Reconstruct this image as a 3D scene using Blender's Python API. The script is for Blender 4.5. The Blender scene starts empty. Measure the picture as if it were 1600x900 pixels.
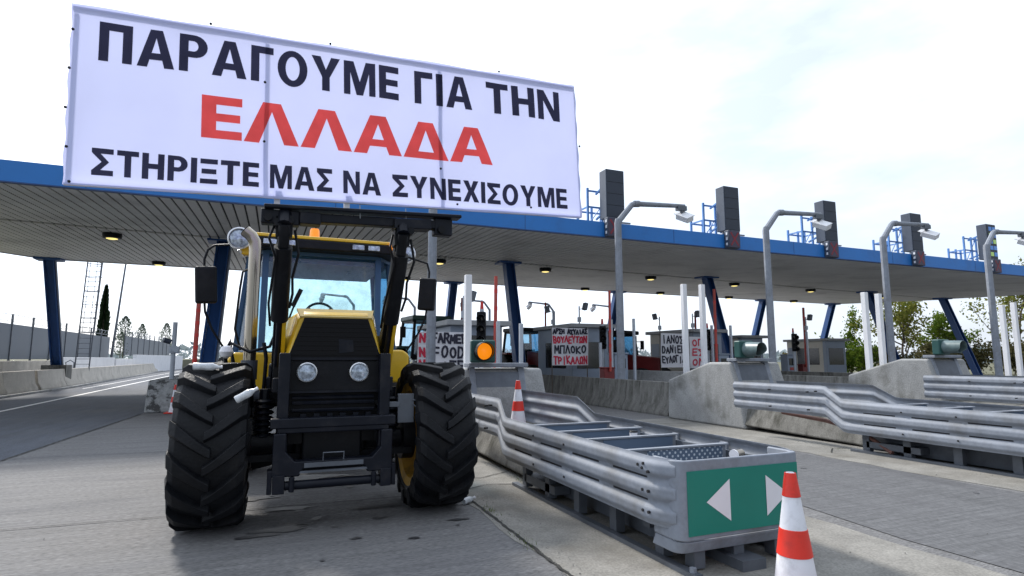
import bpy, bmesh, math, random
from mathutils import Vector, Matrix, noise
from mathutils.geometry import tessellate_polygon
PI = math.pi; R = math.radians
S = bpy.context.scene; COL = S.collection
random.seed(7)

# ------------------------------------------------------------------ camera
cam = bpy.data.cameras.new('camera'); cam.sensor_width = 36.0; cam.lens = 36.0 * 900 / 1600
cam.clip_start = 0.05; cam.clip_end = 5000
co = bpy.data.objects.new('camera', cam); COL.objects.link(co)
co.location = (0, 0, 1.55)
co.rotation_euler = (R(90) + math.atan(110 / 900), 0, -R(22.5))
S.camera = co

# ------------------------------------------------------------------ light
SUN_EL, SUN_AZ = 42.0, -20.0            # behind the canopy, slightly left of the lanes (degrees from +Y)
sd = Vector((math.sin(R(SUN_AZ)) * math.cos(R(SUN_EL)), math.cos(R(SUN_AZ)) * math.cos(R(SUN_EL)), math.sin(R(SUN_EL))))
W = bpy.data.worlds.new('World'); S.world = W; W.use_nodes = True
nt = W.node_tree; nt.nodes.clear(); N = nt.nodes.new; L = nt.links.new
out = N('ShaderNodeOutputWorld'); bg = N('ShaderNodeBackground'); bg.inputs[1].default_value = 0.1
sky = N('ShaderNodeTexSky'); sky.sky_type = 'NISHITA'; sky.sun_disc = False
sky.sun_elevation = R(SUN_EL); sky.sun_rotation = R(SUN_AZ); sky.dust_density = 2.0
tc = N('ShaderNodeTexCoord')
mp = N('ShaderNodeMapping'); mp.inputs['Scale'].default_value = (1.2, 1.2, 3.2)
nz = N('ShaderNodeTexNoise'); nz.inputs['Scale'].default_value = 1.7; nz.inputs['Detail'].default_value = 6; nz.inputs['Roughness'].default_value = 0.55
cr = N('ShaderNodeMapRange'); cr.inputs[1].default_value = 0.34; cr.inputs[2].default_value = 0.60; cr.inputs[3].default_value = 0.54; cr.inputs[4].default_value = 1.0
dt = N('ShaderNodeVectorMath'); dt.operation = 'DOT_PRODUCT'; dt.inputs[1].default_value = sd
br = N('ShaderNodeMapRange'); br.inputs[1].default_value = -0.4; br.inputs[2].default_value = 0.9; br.inputs[3].default_value = 4.6; br.inputs[4].default_value = 13.0
cm = N('ShaderNodeVectorMath'); cm.operation = 'SCALE'; cm.inputs[0].default_value = (0.90, 0.985, 1.12)
mx = N('ShaderNodeMix'); mx.data_type = 'RGBA'
L(tc.outputs['Generated'], mp.inputs[0]); L(mp.outputs[0], nz.inputs[0]); L(nz.outputs[0], cr.inputs[0])
L(tc.outputs['Generated'], dt.inputs[0]); L(dt.outputs['Value'], br.inputs[0]); L(br.outputs[0], cm.inputs['Scale'])
L(cr.outputs[0], mx.inputs[0]); L(sky.outputs[0], mx.inputs[6]); L(cm.outputs[0], mx.inputs[7])
L(mx.outputs[2], bg.inputs[0]); L(bg.outputs[0], out.inputs[0])
sl = bpy.data.lights.new('sun', 'SUN'); sl.energy = 3.2; sl.angle = R(8); sl.color = (1.0, 0.95, 0.88)
so = bpy.data.objects.new('sun', sl); COL.objects.link(so); so.rotation_euler = sd.to_track_quat('Z', 'Y').to_euler()
S.view_settings.view_transform = 'Standard'; S.view_settings.look = 'None'
S.view_settings.exposure = 0.5; S.view_settings.gamma = 1.0; S.view_settings.use_curve_mapping = False
S.cycles.max_bounces = 6; S.cycles.transparent_max_bounces = 12

# ------------------------------------------------------------------ materials
def pbr(name, col, rough=0.6, metal=0.0, var=0.15, scale=3.0, stretch=(1, 1, 1), bump=0.0, bscale=60.0, stain=None, stain_amt=0.5,
        stain_scale=1.5, stain_lo=0.52, stain_hi=0.7, spec=0.5, fine=0.0, coat=0.0, streak=None, streak_amt=.2):
    m = bpy.data.materials.new(name); m.use_nodes = True; t = m.node_tree; n = t.nodes.new; l = t.links.new
    b = t.nodes['Principled BSDF']; b.inputs['Roughness'].default_value = rough; b.inputs['Metallic'].default_value = metal
    b.inputs['Specular IOR Level'].default_value = spec; b.inputs['Coat Weight'].default_value = coat
    tc = n('ShaderNodeTexCoord'); mp = n('ShaderNodeMapping'); mp.inputs['Scale'].default_value = stretch
    l(tc.outputs['Object'], mp.inputs[0])
    nz = n('ShaderNodeTexNoise'); nz.inputs['Scale'].default_value = scale; nz.inputs['Detail'].default_value = 7; nz.inputs['Roughness'].default_value = 0.62
    l(mp.outputs[0], nz.inputs[0])
    mr = n('ShaderNodeMapRange'); mr.inputs[1].default_value = 0.28; mr.inputs[2].default_value = 0.72
    mr.inputs[3].default_value = 1 - var; mr.inputs[4].default_value = 1 + var
    l(nz.outputs[0], mr.inputs[0])
    val = mr.outputs[0]
    if fine:
        nf = n('ShaderNodeTexNoise'); nf.inputs['Scale'].default_value = bscale; nf.inputs['Detail'].default_value = 4
        l(mp.outputs[0], nf.inputs[0])
        mf = n('ShaderNodeMapRange'); mf.inputs[1].default_value = 0.38; mf.inputs[2].default_value = 0.62; mf.inputs[3].default_value = 1 - fine; mf.inputs[4].default_value = 1 + fine
        l(nf.outputs[0], mf.inputs[0])
        mu = n('ShaderNodeMath'); mu.operation = 'MULTIPLY'; l(val, mu.inputs[0]); l(mf.outputs[0], mu.inputs[1]); val = mu.outputs[0]
    if streak:
        m2 = n('ShaderNodeMapping'); m2.inputs['Scale'].default_value = streak; m2.inputs['Rotation'].default_value = (0, 0, R(3)); l(tc.outputs['Object'], m2.inputs[0])
        n2 = n('ShaderNodeTexNoise'); n2.inputs['Scale'].default_value = 1.0; n2.inputs['Detail'].default_value = 5; n2.inputs['Roughness'].default_value = .7; l(m2.outputs[0], n2.inputs[0])
        f2 = n('ShaderNodeMapRange'); f2.inputs[1].default_value = .35; f2.inputs[2].default_value = .65; f2.inputs[3].default_value = 1 - streak_amt; f2.inputs[4].default_value = 1 + streak_amt; l(n2.outputs[0], f2.inputs[0])
        mu = n('ShaderNodeMath'); mu.operation = 'MULTIPLY'; l(val, mu.inputs[0]); l(f2.outputs[0], mu.inputs[1]); val = mu.outputs[0]
    sc = n('ShaderNodeVectorMath'); sc.operation = 'SCALE'; sc.inputs[0].default_value = col; l(val, sc.inputs['Scale'])
    c = sc.outputs[0]
    if stain:
        ns = n('ShaderNodeTexNoise'); ns.inputs['Scale'].default_value = stain_scale; ns.inputs['Detail'].default_value = 8; ns.inputs['Roughness'].default_value = 0.65
        l(mp.outputs[0], ns.inputs[0])
        ms = n('ShaderNodeMapRange'); ms.inputs[1].default_value = stain_lo; ms.inputs[2].default_value = stain_hi; ms.inputs[3].default_value = 0; ms.inputs[4].default_value = stain_amt
        l(ns.outputs[0], ms.inputs[0])
        mx = n('ShaderNodeMix'); mx.data_type = 'RGBA'; l(ms.outputs[0], mx.inputs[0]); l(c, mx.inputs[6]); mx.inputs[7].default_value = (*stain, 1); c = mx.outputs[2]
    l(c, b.inputs['Base Color'])
    if rough > 0.15:
        rr = n('ShaderNodeMapRange'); rr.inputs[3].default_value = max(0, rough - 0.12); rr.inputs[4].default_value = min(1, rough + 0.12); l(nz.outputs[0], rr.inputs[0]); l(rr.outputs[0], b.inputs['Roughness'])
    if bump:
        nb = n('ShaderNodeTexNoise'); nb.inputs['Scale'].default_value = bscale; nb.inputs['Detail'].default_value = 5; l(mp.outputs[0], nb.inputs[0])
        bp = n('ShaderNodeBump'); bp.inputs['Strength'].default_value = bump; bp.inputs['Distance'].default_value = 0.02
        l(nb.outputs[0], bp.inputs['Height']); l(bp.outputs[0], b.inputs['Normal'])
    return m

def emit(name, col, s):
    m = bpy.data.materials.new(name); m.use_nodes = True; b = m.node_tree.nodes['Principled BSDF']
    b.inputs['Base Color'].default_value = (*[c * 0.5 for c in col], 1); b.inputs['Emission Color'].default_value = (*col, 1); b.inputs['Emission Strength'].default_value = s
    b.inputs['Roughness'].default_value = 0.3
    return m

def cloth(name, col, tr=0.5, rough=0.8, var=0.0):
    m = bpy.data.materials.new(name); m.use_nodes = True; t = m.node_tree; t.nodes.clear(); n = t.nodes.new; l = t.links.new
    o = n('ShaderNodeOutputMaterial'); d = n('ShaderNodeBsdfDiffuse'); r = n('ShaderNodeBsdfTranslucent'); mx = n('ShaderNodeMixShader')
    tc = n('ShaderNodeTexCoord'); nz = n('ShaderNodeTexNoise'); nz.inputs['Scale'].default_value = 2.2; nz.inputs['Detail'].default_value = 4
    l(tc.outputs['Object'], nz.inputs[0])
    mr = n('ShaderNodeMapRange'); mr.inputs[1].default_value = .3; mr.inputs[2].default_value = .7; mr.inputs[3].default_value = 1 - var; mr.inputs[4].default_value = 1; l(nz.outputs[0], mr.inputs[0])
    sc = n('ShaderNodeVectorMath'); sc.operation = 'SCALE'; sc.inputs[0].default_value = col; l(mr.outputs[0], sc.inputs['Scale'])
    l(sc.outputs[0], d.inputs[0]); l(sc.outputs[0], r.inputs[0]); mx.inputs[0].default_value = tr
    l(d.outputs[0], mx.inputs[1]); l(r.outputs[0], mx.inputs[2]); l(mx.outputs[0], o.inputs[0])
    return m

def glass(name, tint, gl=0.1, film=0.0):
    m = bpy.data.materials.new(name); m.use_nodes = True; t = m.node_tree; t.nodes.clear(); n = t.nodes.new; l = t.links.new
    o = n('ShaderNodeOutputMaterial'); tr = n('ShaderNodeBsdfTransparent'); tr.inputs[0].default_value = (*tint, 1)
    g = n('ShaderNodeBsdfGlossy'); g.inputs[1].default_value = 0.04; mx = n('ShaderNodeMixShader'); mx.inputs[0].default_value = gl
    l(tr.outputs[0], mx.inputs[1]); l(g.outputs[0], mx.inputs[2]); last = mx.outputs[0]
    if film:
        d = n('ShaderNodeBsdfTranslucent'); d.inputs[0].default_value = (.55, .7, .8, 1)
        tc = n('ShaderNodeTexCoord'); nz = n('ShaderNodeTexNoise'); nz.inputs['Scale'].default_value = 3.0; nz.inputs['Detail'].default_value = 9; nz.inputs['Roughness'].default_value = .7
        l(tc.outputs['Object'], nz.inputs[0]); mr = n('ShaderNodeMapRange'); mr.inputs[1].default_value = .42; mr.inputs[2].default_value = .68; mr.inputs[4].default_value = film; l(nz.outputs[0], mr.inputs[0])
        m2 = n('ShaderNodeMixShader'); l(mr.outputs[0], m2.inputs[0]); l(last, m2.inputs[1]); l(d.outputs[0], m2.inputs[2]); last = m2.outputs[0]
    l(last, o.inputs[0]); return m

def leafmat(name, c0, c1):
    m = bpy.data.materials.new(name); m.use_nodes = True; t = m.node_tree; t.nodes.clear(); n = t.nodes.new; l = t.links.new
    o = n('ShaderNodeOutputMaterial'); d = n('ShaderNodeBsdfDiffuse'); r = n('ShaderNodeBsdfTranslucent'); mx = n('ShaderNodeMixShader'); mx.inputs[0].default_value = .35
    g = n('ShaderNodeNewGeometry'); c = n('ShaderNodeMix'); c.data_type = 'RGBA'; c.inputs[6].default_value = (*c0, 1); c.inputs[7].default_value = (*c1, 1)
    l(g.outputs['Random Per Island'], c.inputs[0]); l(c.outputs[2], d.inputs[0]); l(c.outputs[2], r.inputs[0]); l(d.outputs[0], mx.inputs[1]); l(r.outputs[0], mx.inputs[2]); l(mx.outputs[0], o.inputs[0])
    return m

def perforated(name, base, dot, scale):
    m = pbr(name, base, .5, .4); t = m.node_tree; n = t.nodes.new; l = t.links.new; b = t.nodes['Principled BSDF']
    tc = n('ShaderNodeTexCoord'); v = n('ShaderNodeTexVoronoi'); v.inputs['Scale'].default_value = scale; v.inputs['Randomness'].default_value = 0.0
    mp = n('ShaderNodeMapping'); mp.inputs['Rotation'].default_value = (0, R(45), 0); mp.inputs['Scale'].default_value = (1, .01, 1); l(tc.outputs['Object'], mp.inputs[0]); l(mp.outputs[0], v.inputs[0])
    lt = n('ShaderNodeMath'); lt.operation = 'LESS_THAN'; lt.inputs[1].default_value = .30; l(v.outputs[0], lt.inputs[0])
    mx = n('ShaderNodeMix'); mx.data_type = 'RGBA'; l(lt.outputs[0], mx.inputs[0]); mx.inputs[6].default_value = (*base, 1); mx.inputs[7].default_value = (*dot, 1); l(mx.outputs[2], b.inputs['Base Color'])
    return m

M = {}
M['concrete_road'] = pbr('concrete_road', (.160, .159, .160), .85, streak=(.6, 16, 1), streak_amt=.17, var=.26, scale=.8, stretch=(.5, 2.2, 1), bump=.5, bscale=38, fine=.28, stain=(.075, .075, .08), stain_amt=.75, stain_scale=.8, stain_lo=.47, stain_hi=.72, spec=.3)
M['asphalt'] = pbr('asphalt', (.074, .083, .102), .85, streak=(5, .4, 1), streak_amt=.15, var=.25, scale=.5, stretch=(1, .5, 1), bump=.4, bscale=70, fine=.25, stain=(.13, .13, .13), stain_amt=.5, stain_scale=.35, spec=.3)
M['lane_concrete'] = pbr('lane_concrete', (.108, .11, .115), .85, streak=(1.2, 24, 1), streak_amt=.2, var=.24, scale=.8, stretch=(2, .35, 1), bump=.35, bscale=55, fine=.22, stain=(.06, .06, .065), stain_amt=.7, stain_scale=.8, stain_lo=.53, stain_hi=.72, spec=.3)
M['apron'] = pbr('apron', (.225, .218, .20), .9, streak=(3, 3, 1), streak_amt=.12, var=.2, scale=1.3, bump=.3, bscale=50, fine=.14, stain=(.14, .13, .11), stain_amt=.7, stain_scale=1.1, spec=.25)
M['earth'] = pbr('earth', (.10, .10, .055), .95, var=.35, scale=.4, bump=.4, bscale=8)
M['joint'] = pbr('joint', (.03, .03, .028), .95, var=.4, scale=6)
M['oil'] = pbr('oil', (.045, .045, .048), .45, var=.3, scale=8)
M['white_paint'] = pbr('white_paint', (.68, .68, .68), .7, var=.15, scale=4, stain=(.3, .3, .3), stain_amt=.6, stain_scale=5)
M['concrete'] = pbr('concrete', (.31, .315, .315), .9, var=.2, scale=2, bump=.35, bscale=35, fine=.1, stain=(.10, .10, .085), stain_amt=.75, stain_scale=1.6, stain_lo=.5, stain_hi=.72, spec=.25)
M['old_concrete'] = pbr('old_concrete', (.195, .192, .18), .95, var=.28, scale=2, stretch=(2.5, 2.5, .5), bump=.45, bscale=30, fine=.14, stain=(.05, .05, .04), stain_amt=.8, stain_scale=1.6, stain_lo=.47, stain_hi=.68, spec=.2)
M['pale_concrete'] = pbr('pale_concrete', (.50, .47, .42), .9, var=.14, scale=1.5, bump=.2, bscale=30, fine=.08, stain=(.25, .23, .2), stain_amt=.5, stain_scale=1.2, spec=.2)
M['speckled'] = pbr('speckled', (.30, .31, .31), .9, var=.3, scale=9, bump=.5, bscale=22, stain=(.04, .04, .04), stain_amt=.9, stain_scale=5, stain_lo=.5, stain_hi=.58)
M['whitewash'] = pbr('whitewash', (.72, .73, .76), .9, var=.08, scale=1.5)
M['galv'] = pbr('galv', (.235, .26, .305), 0.62, .0, var=.15, scale=6, bump=.03, bscale=30, fine=.035, stain=(.13, .125, .115), stain_amt=.6, stain_scale=2.2, stain_lo=.48, stain_hi=.72, spec=.3)
M['galv_dark'] = pbr('galv_dark', (.13, .145, .17), .55, .5, var=.25, scale=4)
M['hole'] = pbr('hole', (.015, .015, .018), .9)
M['plate'] = perforated('plate', (.12, .17, .25), (.62, .68, .74), 24.0)
M['sign_green'] = pbr('sign_green', (.004, .20, .15), .35, var=.06, scale=2)
M['sign_white'] = pbr('sign_white', (.78, .78, .82), .4, var=.04)
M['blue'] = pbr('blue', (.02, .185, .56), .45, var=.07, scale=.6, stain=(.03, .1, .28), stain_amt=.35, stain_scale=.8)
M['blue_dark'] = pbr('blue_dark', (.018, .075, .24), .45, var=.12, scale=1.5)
M['blue_steel'] = pbr('blue_steel', (.08, .22, .52), .45, .1, var=.1)
M['soffit'] = pbr('soffit', (.76, .75, .73), .6, .1, var=.1, scale=.5, stain=(.22, .21, .2), stain_amt=.4, stain_scale=.35)
M['soffit_gap'] = pbr('soffit_gap', (.03, .03, .03), .8)
M['lip'] = pbr('lip', (.6, .6, .6), .6)
M['vms'] = pbr('vms', (.03, .04, .062), .55, var=.08, scale=1.2)
M['vms_side'] = pbr('vms_side', (.055, .07, .10), .5, .2)
M['red_dim'] = pbr('red_dim', (.22, .02, .035), .5)
M['lane_box'] = pbr('lane_box', (.06, .05, .085), .5)
M['tile_green'] = emit('tile_green', (.35, .55, .15), .35)
M['tile_blue'] = emit('tile_blue', (.06, .2, .55), .35)
M['white'] = pbr('white', (.74, .75, .78), .5, var=.07, scale=2)
M['post_grey'] = pbr('post_grey', (.45, .49, .55), .5, .3, var=.1)
M['red'] = pbr('red', (.55, .03, .025), .45, var=.12, scale=3)
M['red_boom'] = pbr('red_boom', (.42, .06, .045), .5, var=.12)
M['cone_red'] = pbr('cone_red', (.72, .035, .02), .45, var=.08, scale=7, stain=(.3, .03, .02), stain_amt=.4, stain_scale=9)
M['cone_white'] = pbr('cone_white', (.74, .75, .80), .42, var=.06, scale=7, stain=(.4, .4, .42), stain_amt=.5, stain_scale=8)
M['rubber'] = pbr('rubber', (.0065, .0075, .010), .55, var=.35, scale=5, bump=.25, bscale=40, stain=(.034, .032, .030), stain_amt=.4, stain_scale=2.6, stain_lo=.5, stain_hi=.75, spec=.25)
M['yellow'] = pbr('yellow', (.74, .46, .012), .35, var=.1, scale=4, coat=.3, stain=(.35, .24, .04), stain_amt=.45, stain_scale=4, stain_lo=.5, stain_hi=.75)
M['rim_yellow'] = pbr('rim_yellow', (.55, .30, .02), .6, var=.2, scale=5, stain=(.12, .08, .03), stain_amt=.7, stain_scale=4)
M['hood_lip'] = pbr('hood_lip', (.55, .40, .12), .45, var=.15, scale=6)
M['black'] = pbr('black', (.005, .006, .009), .5, var=.3, scale=5, bump=.08, bscale=30, stain=(.03, .03, .034), stain_amt=.3, stain_scale=4, spec=.22)
M['black_steel'] = pbr('black_steel', (.007, .009, .016), .42, .1, var=.3, scale=5, stain=(.05, .045, .04), stain_amt=.3, stain_scale=5, spec=.25)
M['grille'] = pbr('grille', (.005, .005, .007), .5, spec=.2)
M['chrome'] = pbr('chrome', (.36, .32, .265), .2, 1.0, var=.12, scale=4, stretch=(1, 1, .4))
M['lamp_rim'] = pbr('lamp_rim', (.75, .76, .78), .25, .8)
M['lamp_glass'] = pbr('lamp_glass', (.40, .46, .54), .14, .4, var=.7, scale=26)
M['orange'] = emit('orange', (1.0, .30, .02), .5)
M['amber'] = emit('amber', (1.0, .28, .01), .62)
M['amber_off'] = pbr('amber_off', (.5, .09, .02), .4)
M['visor_grey'] = pbr('visor_grey', (.11, .16, .165), .4, var=.3, scale=6)
M['signal_green'] = pbr('signal_green', (.015, .075, .07), .5, var=.15)
M['tint'] = glass('tint', (.74, .92, .96), .07, .4)
M['tint_blue'] = glass('tint_blue', (.25, .48, .66), .16, .25)
M['dark_glass'] = pbr('dark_glass', (.02, .022, .026), .08, var=.3, spec=.6)
M['cab_blue'] = pbr('cab_blue', (.03, .09, .2), .5)
M['booth'] = pbr('booth', (.58, .55, .48), .6, var=.06)
M['booth_grey'] = pbr('booth_grey', (.27, .32, .40), .5, var=.06)
M['roof_grey'] = pbr('roof_grey', (.30, .31, .32), .6)
M['fence_panel'] = pbr('fence_panel', (.13, .15, .18), .6, var=.08, scale=.5)
M['lamp_lit'] = emit('lamp_lit', (1.0, .80, .25), .9)
M['sheet'] = cloth('sheet', (.58, .62, .90), .5, var=.05)
def ink(name, col, tint, k):
    m = bpy.data.materials.new(name); m.use_nodes = True; t = m.node_tree; t.nodes.clear(); n = t.nodes.new; l = t.links.new
    o = n('ShaderNodeOutputMaterial'); d = n('ShaderNodeBsdfDiffuse'); d.inputs[0].default_value = (*col, 1); f = n('ShaderNodeBsdfTransparent'); mx = n('ShaderNodeMixShader')
    tc = n('ShaderNodeTexCoord'); nz = n('ShaderNodeTexNoise'); nz.inputs['Scale'].default_value = 4.0; nz.inputs['Detail'].default_value = 5; l(tc.outputs['Object'], nz.inputs[0])
    mr = n('ShaderNodeMapRange'); mr.inputs[1].default_value = .3; mr.inputs[2].default_value = .7; mr.inputs[3].default_value = .8; mr.inputs[4].default_value = 1.1; l(nz.outputs[0], mr.inputs[0])
    sc = n('ShaderNodeVectorMath'); sc.operation = 'SCALE'; sc.inputs[0].default_value = tint; l(mr.outputs[0], sc.inputs['Scale']); l(sc.outputs[0], f.inputs[0])
    mx.inputs[0].default_value = k; l(d.outputs[0], mx.inputs[1]); l(f.outputs[0], mx.inputs[2]); l(mx.outputs[0], o.inputs[0]); return m
M['ink'] = ink('ink', (.05, .055, .085), (.055, .055, .085), .75); M['ink_red'] = ink('ink_red', (.9, .16, .13), (1.0, .13, .105), .8)
M['hand_cloth'] = cloth('hand_cloth', (.90, .90, .95), .25, var=.1)
M['paint_black'] = pbr('paint_black', (.02, .02, .04), .7)
M['paint_red'] = pbr('paint_red', (.6, .03, .07), .7)
M['tractor_red'] = pbr('tractor_red', (.18, .022, .022), .4, var=.15)
M['tractor_green'] = pbr('tractor_green', (.02, .07, .055), .45, var=.15)
M['rust'] = pbr('rust', (.16, .075, .06), .7, var=.3, scale=8)
M['bark'] = pbr('bark', (.10, .08, .06), .9, var=.3, scale=6)
M['leaf_light'] = leafmat('leaf_light', (.10, .13, .025), (.26, .25, .06))
M['leaf_green'] = leafmat('leaf_green', (.05, .10, .015), (.16, .22, .03))
M['leaf_dark'] = leafmat('leaf_dark', (.012, .028, .014), (.04, .065, .03))
M['leaf_dusk'] = leafmat('leaf_dusk', (.08, .11, .09), (.18, .22, .18))
M['leaf_dull'] = leafmat('leaf_dull', (.06, .065, .03), (.15, .13, .06))
M['leaf_hazed'] = leafmat('leaf_hazed', (.22, .27, .29), (.32, .37, .39))  # distance haze is mixed into these pale leaf tones
M['weed'] = leafmat('weed', (.05, .09, .01), (.14, .2, .03))
M['plastic_clear'] = pbr('plastic_clear', (.62, .65, .68), .2, var=.3, scale=25)
M['wire'] = pbr('wire', (.35, .37, .4), .5, .6)

# ------------------------------------------------------------------ mesh helper
class MB:
    def __init__(s): s.bm = bmesh.new(); s.mi = 0
    def face(s, pts):
        f = s.bm.faces.new([s.bm.verts.new(p) for p in pts]); f.material_index = s.mi; return f
    def _solid(s, rings, caps=True, closed=True):
        vs = [[s.bm.verts.new(p) for p in r] for r in rings]; n = len(vs[0])
        for a, b in zip(vs[:-1], vs[1:]):
            for i in range(n if closed else n - 1):
                j = (i + 1) % n
                f = s.bm.faces.new((a[i], a[j], b[j], b[i])); f.material_index = s.mi
        if caps:
            for r in (vs[0], vs[-1]):
                f = s.bm.faces.new(r); f.material_index = s.mi
        return s
    def box(s, x0, x1, y0, y1, z0, z1):
        return s._solid([[(x0, y0, z), (x1, y0, z), (x1, y1, z), (x0, y1, z)] for z in (z0, z1)])
    def obox(s, c, size, rot):
        m = Matrix.Translation(c) @ (rot if isinstance(rot, Matrix) else Matrix.Rotation(rot, 4, 'Z'))
        a, b, d = [v / 2 for v in size]
        return s._solid([[m @ Vector(p) for p in ((-a, -b, z), (a, -b, z), (a, b, z), (-a, b, z))] for z in (-d, d)])
    def beam(s, p0, p1, w, h, up=(0, 0, 1), w1=None, h1=None):
        p0, p1 = Vector(p0), Vector(p1); d = (p1 - p0).normalized(); up = Vector(up)
        if abs(d.dot(up)) > .98: up = Vector((0, 1, 0))
        x = d.cross(up).normalized(); y = x.cross(d)
        rings = []
        for p, ww, hh in ((p0, w, h), (p1, w1 or w, h1 or h)):
            rings.append([p + x * a * ww / 2 + y * b * hh / 2 for a, b in ((-1, -1), (1, -1), (1, 1), (-1, 1))])
        return s._solid(rings)
    def cyl(s, p0, p1, r0, r1=None, n=16, caps=True):
        p0, p1 = Vector(p0), Vector(p1); r1 = r0 if r1 is None else r1
        q = (p1 - p0).to_track_quat('Z', 'Y')
        return s._solid([[p + q @ Vector((r * math.cos(2 * PI * i / n), r * math.sin(2 * PI * i / n), 0)) for i in range(n)] for p, r in ((p0, r0), (p1, r1))], caps)
    def tube(s, pts, r, n=8, caps=True):
        pts = [Vector(p) for p in pts]; rings = []
        rs = r if isinstance(r, (list, tuple)) else [r] * len(pts)
        x = None
        for k, p in enumerate(pts):
            d = ((pts[k] - pts[k - 1]).normalized() if k else Vector()) + ((pts[k + 1] - p).normalized() if k < len(pts) - 1 else Vector())
            d.normalize()
            if x is None:
                x = d.orthogonal().normalized()
            x = (x - d * x.dot(d)).normalized(); y = d.cross(x)
            rings.append([p + (x * math.cos(2 * PI * i / n) + y * math.sin(2 * PI * i / n)) * rs[k] for i in range(n)])
        return s._solid(rings, caps)
    def lathe(s, prof, o=(0, 0, 0), ax=(0, 0, 1), n=32):
        o = Vector(o); q = Vector(ax).to_track_quat('Z', 'Y')
        return s._solid([[o + q @ Vector((r * math.cos(2 * PI * i / n), r * math.sin(2 * PI * i / n), h)) for i in range(n)] for r, h in prof], False)
    def prism(s, poly, axis, a0, a1):
        def P(u, v, a): return {'x': (a, u, v), 'y': (u, a, v), 'z': (u, v, a)}[axis]
        return s._solid([[P(u, v, a) for u, v in poly] for a in (a0, a1)])
    def sweep(s, prof, path):
        # prof: closed list (offset, z); path: list (x, y, z)
        rings = []; P = [Vector(p) for p in path]
        for k, p in enumerate(P):
            a = (P[k] - P[k - 1]) if k else (P[1] - P[0]); b = (P[k + 1] - p) if k < len(P) - 1 else a
            a = Vector((a.x, a.y, 0)).normalized(); b = Vector((b.x, b.y, 0)).normalized(); d = (a + b).normalized()
            nrm = Vector((-d.y, d.x, 0)) / max(.5, d.dot(a))
            rings.append([p + nrm * o + Vector((0, 0, z)) for o, z in prof])
        return s._solid(rings)
    def poly(s, outer, holes, f):
        loops = [[Vector((u, v, 0)) for u, v in l] for l in [outer] + holes]
        flat = [p for l in loops for p in l]; vs = [s.bm.verts.new(f(p.x, p.y)) for p in flat]
        for t in tessellate_polygon(loops):
            try:
                fc = s.bm.faces.new([vs[i] for i in t]); fc.material_index = s.mi
            except ValueError: pass
        return s
    def build(s, name, mats, parent=None, loc=None, bevel=0, smooth=.6, recalc=True, seg=2):
        if recalc: bmesh.ops.recalc_face_normals(s.bm, faces=s.bm.faces)
        for f in s.bm.faces: f.smooth = True
        for e in s.bm.edges:
            if len(e.link_faces) == 2 and e.calc_face_angle(0) > smooth: e.smooth = False
        me = bpy.data.meshes.new(name); s.bm.to_mesh(me); s.bm.free()
        for m in (mats if isinstance(mats, (list, tuple)) else [mats]): me.materials.append(M[m] if isinstance(m, str) else m)
        o = bpy.data.objects.new(name, me); COL.objects.link(o)
        if parent: o.parent = parent
        if loc: o.location = loc
        if bevel:
            b = o.modifiers.new('bevel', 'BEVEL'); b.width = bevel; b.segments = seg; b.limit_method = 'ANGLE'; b.angle_limit = R(35); b.harden_normals = True
        return o

def tag(o, label, cat, group=None):
    o['label'] = label; o['category'] = cat
    if group: o['group'] = group
    return o
def thing(name, label, cat, loc=(0, 0, 0), rz=0, group=None):
    o = bpy.data.objects.new(name, None); COL.objects.link(o); o.location = loc; o.rotation_euler = (0, 0, rz); o.empty_display_size = .2
    return tag(o, label, cat, group)
def struct(o): o['kind'] = 'structure'; return o
def dup(o, loc=None, rz=None, label=None, parent=None, scale=None):
    c = o.copy(); COL.objects.link(c)
    if parent: c.parent = parent
    if loc is not None: c.location = loc
    if rz is not None: c.rotation_euler = (0, 0, rz)
    if scale: c.scale = scale
    if label: c['label'] = label
    for ch in list(o.children): dup(ch, parent=c)
    return c

# ------------------------------------------------------------------ ground and roads
def sheet(name, pts, z, mat, cuts=0):
    m = MB(); m.face([(x, y, z) for x, y in pts]); return struct(m.build(name, mat))
sheet('ground', [(-1500, -600), (1500, -600), (1500, 2500), (-1500, 2500)], -.012, 'earth')
sheet('concrete_pavement', [(-3.7, -6), (60, -6), (60, 75), (-3.45, 75), (-3.3, 19), (-3.75, 11.3)], 0, 'concrete_road')
sheet('asphalt_road', [(-12.2, -10), (-3.7, -10), (-3.75, 11.3), (-3.3, 19), (-3.45, 75), (-9, 220), (-22, 220), (-14.5, 75), (-12.2, 45)], .004, 'asphalt')
def band(name, x0, x1, y0, y1, z, mat, seed, amp=.08):
    rnd = random.Random(seed); n = 40; ys = [y0 + (y1 - y0) * i / n for i in range(n + 1)]
    a = [(x0 + rnd.uniform(-amp, amp), y) for y in ys]; b = [(x1 + rnd.uniform(-amp, amp), y) for y in ys]
    m = MB()
    va = [m.bm.verts.new((x, y, z)) for x, y in a]; vb = [m.bm.verts.new((x, y, z)) for x, y in b]
    for i in range(n): m.bm.faces.new((va[i], vb[i], vb[i + 1], va[i + 1]))
    return struct(m.build(name, mat))
band('island_apron', 2.02, 4.95, -2, 12.2, .004, 'apron', 1, .03)
band('island_apron', 8.2, 11.6, -2, 12.6, .004, 'apron', 2, .08)
band('island_apron', 14.3, 17.2, -2, 12.2, .004, 'apron', 5, .05)
band('toll_lane', 5.2, 8.05, -4, 46, .006, 'lane_concrete', 3, .10)
band('toll_lane', 11.8, 14.2, -4, 46, .006, 'lane_concrete', 4, .08)
m = MB(); m.face([(-7.35, -3, .010), (-7.20, -3, .010), (-7.20, 22, .010), (-8.55, 73, .010), (-8.7, 73, .010), (-7.35, 22, .010)]); struct(m.build('lane_line', 'white_paint'))
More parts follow.
